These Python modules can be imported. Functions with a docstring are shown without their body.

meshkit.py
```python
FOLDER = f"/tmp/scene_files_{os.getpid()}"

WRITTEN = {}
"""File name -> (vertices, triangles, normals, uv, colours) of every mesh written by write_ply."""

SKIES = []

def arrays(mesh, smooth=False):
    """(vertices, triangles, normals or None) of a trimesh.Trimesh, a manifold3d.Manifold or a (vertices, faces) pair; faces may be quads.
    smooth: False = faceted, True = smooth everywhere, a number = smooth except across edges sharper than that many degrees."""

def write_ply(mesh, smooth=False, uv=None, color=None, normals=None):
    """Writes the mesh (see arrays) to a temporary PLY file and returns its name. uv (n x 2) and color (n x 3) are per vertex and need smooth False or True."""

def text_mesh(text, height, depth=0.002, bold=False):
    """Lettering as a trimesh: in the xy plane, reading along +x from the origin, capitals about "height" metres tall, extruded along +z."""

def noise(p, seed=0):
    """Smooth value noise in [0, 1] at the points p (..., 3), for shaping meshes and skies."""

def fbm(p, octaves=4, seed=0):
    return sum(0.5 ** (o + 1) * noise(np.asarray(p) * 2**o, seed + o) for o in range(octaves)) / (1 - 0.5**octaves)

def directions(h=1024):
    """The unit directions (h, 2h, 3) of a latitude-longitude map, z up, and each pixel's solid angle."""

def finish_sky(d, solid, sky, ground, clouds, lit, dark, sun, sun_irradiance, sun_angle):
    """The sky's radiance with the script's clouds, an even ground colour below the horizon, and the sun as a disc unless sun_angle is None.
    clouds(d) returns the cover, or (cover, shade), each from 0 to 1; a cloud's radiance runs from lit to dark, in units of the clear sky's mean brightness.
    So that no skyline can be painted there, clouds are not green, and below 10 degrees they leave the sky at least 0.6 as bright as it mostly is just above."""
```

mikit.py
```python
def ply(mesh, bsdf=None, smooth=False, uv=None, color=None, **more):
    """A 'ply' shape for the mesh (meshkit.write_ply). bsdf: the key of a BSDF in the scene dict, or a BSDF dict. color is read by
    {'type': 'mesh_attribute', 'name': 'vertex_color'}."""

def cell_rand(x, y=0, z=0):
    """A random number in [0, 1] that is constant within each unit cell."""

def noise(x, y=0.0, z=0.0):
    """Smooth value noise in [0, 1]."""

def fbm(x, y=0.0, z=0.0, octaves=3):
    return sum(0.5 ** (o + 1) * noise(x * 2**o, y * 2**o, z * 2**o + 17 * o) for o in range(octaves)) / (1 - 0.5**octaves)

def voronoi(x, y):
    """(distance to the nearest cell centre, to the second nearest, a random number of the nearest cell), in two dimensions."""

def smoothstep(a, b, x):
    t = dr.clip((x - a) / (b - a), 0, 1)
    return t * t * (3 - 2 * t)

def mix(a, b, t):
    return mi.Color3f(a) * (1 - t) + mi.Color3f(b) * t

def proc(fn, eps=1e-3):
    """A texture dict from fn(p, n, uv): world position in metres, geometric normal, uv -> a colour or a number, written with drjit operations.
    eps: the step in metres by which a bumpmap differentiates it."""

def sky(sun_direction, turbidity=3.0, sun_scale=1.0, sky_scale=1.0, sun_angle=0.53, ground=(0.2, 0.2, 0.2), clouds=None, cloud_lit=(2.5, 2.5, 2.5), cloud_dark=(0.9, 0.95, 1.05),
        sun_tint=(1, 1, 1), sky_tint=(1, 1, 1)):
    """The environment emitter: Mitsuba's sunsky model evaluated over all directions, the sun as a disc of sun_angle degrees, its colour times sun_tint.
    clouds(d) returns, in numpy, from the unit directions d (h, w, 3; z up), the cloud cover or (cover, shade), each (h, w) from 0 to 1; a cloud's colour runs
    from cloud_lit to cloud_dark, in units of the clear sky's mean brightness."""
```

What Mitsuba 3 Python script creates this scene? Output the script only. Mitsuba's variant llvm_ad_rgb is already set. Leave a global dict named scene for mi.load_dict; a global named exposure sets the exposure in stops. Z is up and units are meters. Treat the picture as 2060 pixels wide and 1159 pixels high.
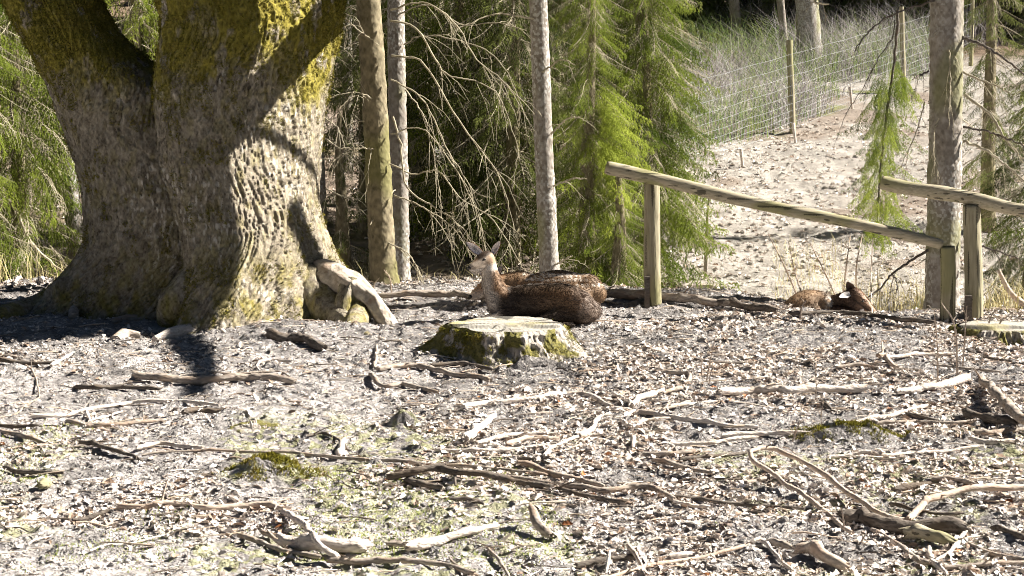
import math, random
import numpy as np, trimesh, manifold3d as m3, drjit as dr, mitsuba as mi
import mikit, meshkit
from mikit import noise as N, fbm as FB, smoothstep as SS, mix as MX

# ------------------------------------------------------------------ camera, sky, exposure
scene, labels = {}, {}
T4 = mi.ScalarTransform4f
W0, H0, FOC = 2060.0, 1159.0, 3800.0
CAM = np.array([0.0, 0.0, 2.69]); PITCH = math.radians(6.4)
FWD = np.array([0, math.cos(PITCH), -math.sin(PITCH)]); UP = np.array([0, math.sin(PITCH), math.cos(PITCH)]); RT = np.array([1.0, 0, 0])
scene['camera'] = {'type': 'perspective', 'fov': math.degrees(2 * math.atan(W0 / 2 / FOC)), 'fov_axis': 'x', 'near_clip': 0.1, 'far_clip': 600.0,
                   'to_world': T4().look_at(origin=CAM.tolist(), target=(CAM + FWD).tolist(), up=[0, 0, 1])}
SUN_AZ, SUN_EL = math.radians(10), math.radians(38)          # azimuth counted from the picture's right towards its depth
SUN = np.array([math.cos(SUN_AZ) * math.cos(SUN_EL), math.sin(SUN_AZ) * math.cos(SUN_EL), math.sin(SUN_EL)])
scene['sky'] = mikit.sky(SUN.tolist(), turbidity=3.0, sky_scale=0.075, sun_tint=(0.88, 1.0, 1.22), ground=(0.12, 0.11, 0.1))
exposure = 3.85

# ------------------------------------------------------------------ helpers
def rng(seed): return np.random.default_rng(seed)
used = {}
def numbered(name, parent=None):
    key = (parent + '__' if parent else '') + name
    n = used.get(key, 0); used[key] = n + 1
    return key if n == 0 else f'{key}_{n:03d}'
def thing(name, label, cat, group=None):
    key = numbered(name)
    labels[key] = {'label': label, 'category': cat}
    if group: labels[key]['group'] = group
    return key
def put(key, mesh, mat, smooth=True, **kw):
    scene[key] = mikit.ply(mesh, mat, smooth=smooth, **kw); return key
def part(parent, name, mesh, mat, smooth=True, label=None, kind=None, **kw):
    key = numbered(name, parent)
    if label or kind:
        labels[key] = {}
        if label: labels[key]['label'] = label
        if kind: labels[key]['kind'] = kind
    return put(key, mesh, mat, smooth, **kw)
def ray(px, py):
    d = FWD + RT * ((px - W0 / 2) / FOC) - UP * ((py - H0 / 2) / FOC)
    return d / np.linalg.norm(d)
def at(px, py, Y):
    d = ray(px, py); return CAM + d * (Y / d[1])
def pxm(Y): return FOC / (Y * 1.004)                            # photograph pixels per metre at depth Y
def cat(meshes):
    vs, fs, o = [], [], 0
    for v, f in meshes:
        vs.append(v); fs.append(np.asarray(f) + o); o += len(v)
    return np.vstack(vs), np.vstack(fs)
def spline(p, n):
    p = np.asarray(p, float)
    if len(p) < 2: return p
    q = np.vstack([2 * p[0] - p[1], p, 2 * p[-1] - p[-2]])
    t = np.linspace(0, len(p) - 1 - 1e-9, n); i = t.astype(int); u = (t - i)[:, None]
    a, b, c, d = q[i], q[i + 1], q[i + 2], q[i + 3]
    return 0.5 * (2 * b + (c - a) * u + (2 * a - 5 * b + 4 * c - d) * u**2 + (3 * b - a - 3 * c + d) * u**3)
def frames(p):
    t = np.gradient(p, axis=0); t /= np.linalg.norm(t, axis=1, keepdims=True) + 1e-12
    a = np.cross(t[0], [0, 0, 1.0] if abs(t[0][2]) < 0.9 else [1.0, 0, 0]); a /= np.linalg.norm(a)
    A = [a]
    for k in range(1, len(p)):
        a = A[-1] - t[k] * np.dot(A[-1], t[k]); A.append(a / (np.linalg.norm(a) + 1e-12))
    A = np.array(A); return t, A, np.cross(t, A)
def tube(p, r, sides=8, rough=0.0, scale=0.05, seed=0, cap=True, stretch=3.0, jag=0.0):
    """A round limb along the points p; rough is how far (in radii) its surface is uneven."""
    p = np.asarray(p, float); r = np.broadcast_to(np.asarray(r, float), (len(p),))
    t, A, B = frames(p)
    th = np.arange(sides) * 2 * np.pi / sides
    rr = np.repeat(r[:, None], sides, 1)
    if rough:
        s = np.concatenate([[0], np.cumsum(np.linalg.norm(np.diff(p, axis=0), axis=1))])
        q = np.stack([np.cos(th)[None] * r.max() / scale + 0 * s[:, None], np.sin(th)[None] * r.max() / scale + 0 * s[:, None], s[:, None] / (scale * stretch) + 0 * th[None]], -1)
        rr = rr * (1 + rough * 2 * (meshkit.fbm(q + seed * 7.3, 3, seed) - 0.5))
    v = p[:, None] + rr[..., None] * (np.cos(th)[None, :, None] * A[:, None] + np.sin(th)[None, :, None] * B[:, None])
    if jag:                                                   # broken ends
        q = rng(seed + 5).uniform(-.3, 1, (2, sides))[..., None] * jag
        v[0] -= t[0] * q[0] * r[1]; v[-1] += t[-1] * q[1] * r[-2]
    n = len(p); i, j = np.meshgrid(np.arange(n - 1), np.arange(sides), indexing='ij'); j2 = (j + 1) % sides
    f = np.stack([i * sides + j, i * sides + j2, (i + 1) * sides + j2, (i + 1) * sides + j], -1).reshape(-1, 4)
    f = np.vstack([f[:, [0, 1, 2]], f[:, [0, 2, 3]]]); v = v.reshape(-1, 3)
    if cap:
        k = len(v); v = np.vstack([v, p[:1], p[-1:]]); j = np.arange(sides); j2 = (j + 1) % sides
        f = np.vstack([f, np.stack([j2, j, j * 0 + k], 1), np.stack([(n - 1) * sides + j, (n - 1) * sides + j2, j * 0 + k + 1], 1)])
    return v, f
def scatter(v, f, R, pos, color=None):
    """Copies of one small mesh: R (k,3,3), pos (k,3); colour per copy (k,3)."""
    k = len(pos)
    vs = (np.einsum('kij,nj->kni', R, v) + pos[:, None]).reshape(-1, 3)
    fs = (f[None] + (np.arange(k) * len(v))[:, None, None]).reshape(-1, 3)
    return vs, fs, None if color is None else np.repeat(color, len(v), 0)
def rotz(a):
    c, s, o, l = np.cos(a), np.sin(a), np.zeros_like(a), np.ones_like(a)
    return np.stack([np.stack([c, -s, o], -1), np.stack([s, c, o], -1), np.stack([o, o, l], -1)], -2)
def rotx(a):
    c, s, o, l = np.cos(a), np.sin(a), np.zeros_like(a), np.ones_like(a)
    return np.stack([np.stack([l, o, o], -1), np.stack([o, c, -s], -1), np.stack([o, s, c], -1)], -2)
def roty(a):
    c, s, o, l = np.cos(a), np.sin(a), np.zeros_like(a), np.ones_like(a)
    return np.stack([np.stack([c, o, s], -1), np.stack([o, l, o], -1), np.stack([-s, o, c], -1)], -2)
def sst(a, b, x):
    t = np.clip((x - a) / (b - a), 0, 1); return t * t * (3 - 2 * t)

# ------------------------------------------------------------------ ground
def base_z(x, y):
    plate = (y - 18) * 0.0524
    yc = 21.6 - 1.5 * sst(2.2, 4.2, x)
    k = 0.05 + 0.075 * sst(0.3, 1.8, x)
    fall = plate - k * np.maximum(0, y - yc) ** 1.6 - 0.3 * sst(23, 26, y)
    hill = -3.61 + 0.125 * y + 0.04 * np.clip(y - 55, 0, 17) + 0.28 * np.maximum(0, y - 72) + 0.02 * np.maximum(0, -x - 1) * sst(24, 34, y)
    d = np.clip((fall - hill) / 0.5, -1, 1)
    h = 0.5 + 0.5 * d
    z = hill * (1 - h) + fall * h + 0.125 * (1 - d * d)
    return np.where(y < 20, plate, z)
def bumps(x, y):
    p = np.stack([x, y, 0 * x], -1)
    far = sst(24, 27, y)
    b = 0.10 * (meshkit.fbm(p / 1.7, 2, 1) - 0.5)
    b = b + (0.055 + 0.17 * far) * (meshkit.fbm(p / (0.42 + 0.3 * far)[..., None], 4, 4) - 0.5)
    near = 1 - far
    c = meshkit.fbm(p / 0.1, 2, 9)
    return b + near * (0.12 * np.maximum(0, c - 0.5) + .02 * (meshkit.noise(p / .045, 12) - .5))
EXTRA = []                                                    # raised places: (x, y, radius x, radius y, height)
for (px, py, rx, ry, h) in [(545, 962, .42, .30, .10), (1715, 895, .55, .35, .08), (1075, 742, .38, .3, .05), (812, 858, .17, .14, .06), (470, 850, .3, .25, .07), (560, 665, .9, .5, .10),
                            (700, 668, .5, .4, .08), (250, 690, .35, .25, .05), (375, 865, .2, .2, .06), (95, 870, .3, .2, .05), (1330, 730, .3, .2, .05), (330, 1040, .4, .3, .03)]:
    d = ray(px, py); t = 2.69 + 0.943; t = t / (0.0524 * d[1] - d[2]); EXTRA.append((d[0] * t, d[1] * t, rx, ry, h))
def ground_z(x, y):
    x, y = np.asarray(x, float), np.asarray(y, float)
    z = base_z(x, y) + bumps(x, y)
    for (ex, ey, rx, ry, h) in EXTRA:
        z = z + h * np.exp(-((x - ex) / rx * 1.6) ** 2 - ((y - ey) / ry * 1.6) ** 2)
    return z
def on_ground(px, py, far=140.0):
    d = ray(px, py); t = np.linspace(9, far, 3000)
    q = CAM + d * t[:, None]
    k = np.argmax(q[:, 2] < base_z(q[:, 0], q[:, 1]))
    if k == 0: k = len(t) - 1
    tt = np.linspace(t[k - 1], t[k], 60); q = CAM + d * tt[:, None]
    k = np.argmax(q[:, 2] < ground_z(q[:, 0], q[:, 1]))
    return q[k]
def drop(p):
    p = np.array(p, float); p[..., 2] = ground_z(p[..., 0], p[..., 1]); return p

# ------------------------------------------------------------------ materials
def col(r, g, b): return mi.Color3f(r, g, b)
def mat(name, fn, rough=0.85, spec=0.2, bump=None, scale=0.01, eps=2e-3, two=False):
    b = {'type': 'principled', 'base_color': mikit.proc(fn), 'roughness': rough, 'specular': spec}
    if bump is not None: b = {'type': 'bumpmap', 'arbitrary': mikit.proc(bump, eps=eps), 'scale': scale, 'bsdf': b}
    scene[name] = {'type': 'twosided', 'bsdf': b} if two else b
def soil(p, n, uv):
    big = FB(p.x * 0.6, p.y * 0.6, 3.0, 2)
    mid = FB(p.x * 5, p.y * 5, p.z * 5, 2)
    fine = N(p.x * 45, p.y * 45, p.z * 45)
    fleck = SS(0.62, 0.78, N(p.x * 70 + 9, p.y * 45, p.z * 60)) * SS(0.4, 0.6, mid)
    c = MX(col(0.12, 0.113, 0.112), col(0.36, 0.345, 0.345), dr.clip(mid * 1.3 + big * 0.7 - 0.45, 0, 1))
    c = c * (0.45 + 1.0 * fine)
    c = MX(c, col(0.62, 0.58, 0.55), fleck * 0.6)
    hill = SS(23.0, 26.5, p.y)
    pale = MX(col(0.29, 0.268, 0.243), col(0.56, 0.53, 0.495), dr.clip(mid * 1.1 + fine * 0.3 - 0.2, 0, 1))
    bare = SS(0.62, 0.75, FB(p.x * 0.5 + 3, p.y * 0.5, 1.0, 3))
    pale = MX(pale, col(0.24, 0.18, 0.14), bare * 0.6)
    grass = SS(0.52, 0.7, FB(p.x * 0.9, p.y * 0.9, 7.0, 3)) * SS(-0.6, 0.5, p.y - (28.6 + 2.05 * p.x))
    pale = MX(pale, MX(col(0.10, 0.14, 0.04), col(0.3, 0.3, 0.12), fine), grass * 0.85)
    forest = 1 - SS(0.2, 3.0, p.x + 0.1 * (p.y - 26))
    duff = MX(col(0.10, 0.075, 0.055), col(0.32, 0.24, 0.18), dr.clip(mid + fine * 0.5 - 0.3, 0, 1))
    wood = SS(52.0, 56.0, p.y)
    floor = MX(pale, duff, dr.maximum(forest * 0.75, wood))
    c = MX(c, floor, hill)
    # short moss and grass sprouting between the litter
    g = SS(0.56, 0.66, FB(p.x * 1.1 + 5, p.y * 1.1, 2.0, 3)) * SS(0.4, 0.6, N(p.x * 22, p.y * 22, 4.0)) * (1 - hill) * (1 - SS(14.6, 16.0, p.y))
    return MX(c, MX(col(0.22, 0.24, 0.05), col(0.42, 0.43, 0.16), fine), g * 0.4)
mat('soil', soil, 0.95, 0.1, lambda p, n, uv: FB(p.x * 22, p.y * 22, p.z * 22, 3) + 0.5 * N(p.x * 110, p.y * 110, p.z * 110), 0.045)
def bark_oak(p, n, uv):
    q = N(p.x * 26, p.y * 26, p.z * 9); f = FB(p.x * 55, p.y * 55, p.z * 30, 2); big = FB(p.x * 1.9, p.y * 1.9, p.z * 1.5, 3)
    c = MX(col(0.075, 0.062, 0.046), col(0.40, 0.36, 0.29), dr.clip(q * 0.6 + f * 0.9 - 0.3, 0, 1))
    c = MX(c, col(0.62, 0.60, 0.55), SS(0.60, 0.78, N(p.x * 40 + 7, p.y * 40, p.z * 14)) * SS(0.45, 0.62, big) * 0.6)
    high = SS(2.1, 3.2, p.z + 1.6 * (big - 0.5)); low = SS(1.25, 0.1, p.z - 1.2 * (big - 0.5))
    m = dr.maximum(high, low * 0.55) * SS(0.42, 0.62, FB(p.x * 7, p.y * 7, p.z * 3.5, 3) + 0.16 * high) + 0.25 * SS(0.5, 0.7, FB(p.x * 13, p.y * 13, p.z * 6, 2))
    moss = MX(col(0.075, 0.065, 0.010), col(0.30, 0.26, 0.03), f)
    return MX(c, moss, dr.clip(m, 0, 0.9))
mat('bark_oak', bark_oak, 0.92, 0.15, lambda p, n, uv: FB(p.x * 40, p.y * 40, p.z * 14, 3) + 0.4 * N(p.x * 140, p.y * 140, p.z * 90), 0.02)
def bark_spruce(p, n, uv):
    a = FB(p.x * 24, p.y * 24, p.z * 16, 3); s = N(p.x * 50, p.y * 50, p.z * 30); big = FB(p.x * 2, p.y * 2, p.z * 0.9, 2)
    c = MX(col(0.13, 0.11, 0.09), col(0.33, 0.31, 0.29), dr.clip(a * 1.4 - 0.2, 0, 1))
    c = MX(c, col(0.43, 0.43, 0.42), SS(0.52, 0.64, s) * SS(0.38, 0.55, big) * 0.85)
    return MX(c, col(0.16, 0.17, 0.06), SS(0.55, 0.75, FB(p.x * 3, p.y * 3, p.z * 1.2 + 4, 2)) * 0.55)
mat('bark_spruce', bark_spruce, 0.9, 0.15, lambda p, n, uv: FB(p.x * 30, p.y * 30, p.z * 22, 3), 0.012)
def bark_dark(p, n, uv):
    a = FB(p.x * 24, p.y * 24, p.z * 14, 3)
    c = MX(col(0.08, 0.07, 0.045), col(0.30, 0.26, 0.18), dr.clip(a * 1.4 - 0.2, 0, 1))
    return MX(c, col(0.15, 0.15, 0.05), SS(0.48, 0.7, FB(p.x * 3, p.y * 3, p.z * 1.2 + 4, 2)) * 0.6)
mat('bark_dark', bark_dark, 0.9, 0.15, lambda p, n, uv: FB(p.x * 30, p.y * 30, p.z * 22, 3), 0.012)
def grain(c0, c1, c2, k=1.0):
    def fn(p, n, uv):
        a = FB(p.x * 30 * k, p.y * 60 * k, p.z * 60 * k, 3); b = N(p.x * 9, p.y * 14, p.z * 14)
        c = MX(col(*c0), col(*c1), dr.clip(a * 1.5 - 0.25, 0, 1))
        return MX(c, col(*c2), SS(0.55, 0.75, b) * 0.7)
    return fn
GB = lambda p, n, uv: FB(p.x * 40, p.y * 80, p.z * 80, 3)
mat('wood_pale', grain((0.33, 0.29, 0.26), (0.66, 0.61, 0.57), (0.44, 0.37, 0.31)), 0.8, 0.2, GB, 0.012)
mat('wood_grey', grain((0.15, 0.125, 0.105), (0.42, 0.37, 0.33), (0.28, 0.21, 0.16)), 0.85, 0.2, GB, 0.007)
def root_worn(p, n, uv):
    a = FB(p.x * 22, p.y * 22, p.z * 22, 3); w = FB(p.x * 6 + 3, p.y * 6, p.z * 6, 3)
    c = MX(col(0.24, 0.20, 0.16), col(0.54, 0.49, 0.43), dr.clip(a * 1.7 - 0.3, 0, 1))
    return MX(c, col(0.27, 0.18, 0.125), SS(0.48, 0.70, w) * 0.55)
mat('root_worn', root_worn, 0.8, 0.2, lambda p, n, uv: FB(p.x * 36, p.y * 36, p.z * 20, 3), 0.02)
mat('wood_dark', grain((0.05, 0.042, 0.036), (0.19, 0.165, 0.145), (0.11, 0.085, 0.065)), 0.85, 0.2, GB, 0.008)
mat('wood_red', grain((0.26, 0.21, 0.17), (0.58, 0.49, 0.42), (0.42, 0.31, 0.24)), 0.75, 0.25, GB, 0.005)
def post(p, n, uv):
    a = FB(p.x * 60, p.y * 60, p.z * 5, 3); big = FB(p.x * 5, p.y * 5, p.z * 1.6, 2); crack = SS(0.70, 0.76, N(p.x * 45, p.y * 45, p.z * 1.3))
    c = MX(col(0.17, 0.15, 0.10), col(0.40, 0.37, 0.27), a)
    c = MX(c, col(0.20, 0.20, 0.09), SS(0.42, 0.66, big) * 0.65)
    return c * (1 - 0.7 * crack)
mat('wood_post', post, 0.8, 0.2, lambda p, n, uv: FB(p.x * 60, p.y * 60, p.z * 6, 3), 0.006)
def railw(p, n, uv):
    a = FB(p.x * 7, p.y * 60, p.z * 60, 3); big = FB(p.x * 2.5, p.y * 5, p.z * 5, 2); crack = SS(0.70, 0.75, N(p.x * 1.5, p.y * 38, p.z * 38))
    c = MX(col(0.20, 0.175, 0.12), col(0.48, 0.44, 0.34), a)
    c = MX(c, col(0.20, 0.20, 0.08), SS(0.48, 0.66, big) * 0.65)
    return c * (1 - 0.7 * crack)
mat('wood_rail', railw, 0.8, 0.2, lambda p, n, uv: FB(p.x * 8, p.y * 60, p.z * 60, 3), 0.006)
def moss_c(p, n, uv):
    f = N(p.x * 90, p.y * 90, p.z * 90); b = FB(p.x * 9, p.y * 9, p.z * 9, 2)
    return MX(MX(col(0.045, 0.047, 0.01), col(0.23, 0.21, 0.03), f), col(0.26, 0.21, 0.05), SS(0.5, 0.7, b) * 0.6)
mat('moss', moss_c, 0.95, 0.05, two=True)
def cutf(p, n, uv):
    x, y = p.x - CUT[0], p.y - CUT[1]
    r = dr.sqrt(x * x + y * y) + 0.03 * N(p.x * 6, p.y * 6, 0.0)
    ring = 0.5 + 0.5 * dr.sin(r * 190)
    a = FB(p.x * 18, p.y * 40, 1.0, 3)
    c = MX(col(0.17, 0.162, 0.145), col(0.40, 0.385, 0.35), dr.clip(a * 0.9 + ring * 0.4 - 0.15, 0, 1))
    c = MX(c, col(0.34, 0.30, 0.07), SS(0.58, 0.74, FB(p.x * 4 + 2, p.y * 4, 0.0, 3) + 0.30 * SS(-0.25, -0.6, x) * SS(1.0, 0.8, dr.abs(x))) * 0.4)
    c = MX(c, col(0.11, 0.10, 0.09), SS(0.5, 0.72, FB(p.x * 3 + 8, p.y * 9, 0.0, 3)) * 0.6)
    return c * (1 - 0.75 * SS(0.66, 0.72, N(dr.atan2(y, x) * 6, r * 1.5, 0.0)) * SS(0.05, 0.25, r))
CUT = [0.0, 18.0]
mat('cut_face', cutf, 0.85, 0.15, lambda p, n, uv: FB(p.x * 60, p.y * 25, 0.0, 3), 0.006)
def stump_bark(p, n, uv):
    a = FB(p.x * 40, p.y * 40, p.z * 12, 3); b = FB(p.x * 5, p.y * 5, p.z * 4, 2)
    c = MX(col(0.13, 0.115, 0.10), col(0.50, 0.47, 0.43), dr.clip(a * 1.5 - 0.3, 0, 1))
    m = SS(0.54, 0.62, b + 0.13 * SS(-0.10, -0.35, p.x - CUT[0]) + 0.14 * SS(0.30, 0.5, p.x - CUT[0]) * SS(0.26, 0.12, p.z))
    return MX(c, MX(col(0.04, 0.042, 0.01), col(0.17, 0.155, 0.03), N(p.x * 80, p.y * 80, p.z * 80)), m * 0.9)
mat('stump_bark', stump_bark, 0.92, 0.1, lambda p, n, uv: FB(p.x * 45, p.y * 45, p.z * 14, 3), 0.02)
VC = {'type': 'mesh_attribute', 'name': 'vertex_color'}
scene['leaf_dry'] = {'type': 'twosided', 'bsdf': {'type': 'principled', 'base_color': VC, 'roughness': 0.6, 'specular': 0.3}}
scene['tint'] = {'type': 'twosided', 'bsdf': {'type': 'principled', 'base_color': VC, 'roughness': 0.85, 'specular': 0.15}}
scene['fur'] = {'type': 'twosided', 'bsdf': {'type': 'principled', 'base_color': VC, 'roughness': 0.6, 'specular': 0.3, 'sheen': 0.1}}
scene['wet_black'] = {'type': 'principled', 'base_color': {'type': 'rgb', 'value': [0.012, 0.01, 0.01]}, 'roughness': 0.25}
def needle(c0, c1):
    def fn(p, n, uv):
        return MX(col(*c0), col(*c1), dr.clip(FB(p.x * 1.6, p.y * 1.6, p.z * 1.6, 2) * 1.3 - 0.3 + 0.35 * N(p.x * 14, p.y * 14, p.z * 14), 0, 1))
    return fn
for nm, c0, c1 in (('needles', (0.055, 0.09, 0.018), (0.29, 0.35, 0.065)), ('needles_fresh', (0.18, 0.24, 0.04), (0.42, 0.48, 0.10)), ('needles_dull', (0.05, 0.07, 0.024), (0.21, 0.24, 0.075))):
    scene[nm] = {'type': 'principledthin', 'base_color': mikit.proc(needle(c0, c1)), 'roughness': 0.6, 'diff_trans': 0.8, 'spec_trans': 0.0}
mat('twig_grey', lambda p, n, uv: MX(col(0.24, 0.21, 0.15), col(0.50, 0.46, 0.36), N(p.x * 12, p.y * 12, p.z * 12)), 0.85, 0.2)
scene['wire_metal'] = {'type': 'principled', 'base_color': {'type': 'rgb', 'value': [0.4, 0.42, 0.45]}, 'roughness': 0.45, 'metallic': 0.5}

# ------------------------------------------------------------------ the sheet of ground
def steps(a, b, d0, d1):
    out, x = [a], a
    while x < b:
        x += d0 + (d1 - d0) * min(1, (x - a) / (b - a)); out.append(x)
    return np.array(out)
gx = np.concatenate([-6.3 - steps(0, 110, 0.12, 9)[1:][::-1], np.arange(-6.3, 6.3, 0.032), 6.3 + steps(0, 110, 0.12, 9)])
gy = np.concatenate([[-60, -30, -15, -6, 0, 4, 7, 9, 10, 10.6], np.arange(11.0, 22.6, 0.036), 22.6 + steps(0, 28, 0.05, 0.3), 51 + steps(0, 170, 0.4, 12)])
X, Y = np.meshgrid(gx, gy, indexing='ij')
V = np.stack([X, Y, ground_z(X, Y)], -1).reshape(-1, 3)
i, j = np.meshgrid(np.arange(len(gx) - 1), np.arange(len(gy) - 1), indexing='ij'); ny = len(gy)
Fq = np.stack([i * ny + j, (i + 1) * ny + j, (i + 1) * ny + j + 1, i * ny + j + 1], -1).reshape(-1, 4)
put('ground', (V, Fq), 'soil', True); labels['ground'] = {'kind': 'structure', 'label': 'bare trampled woodland soil rising to a pale hillside'}
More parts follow.
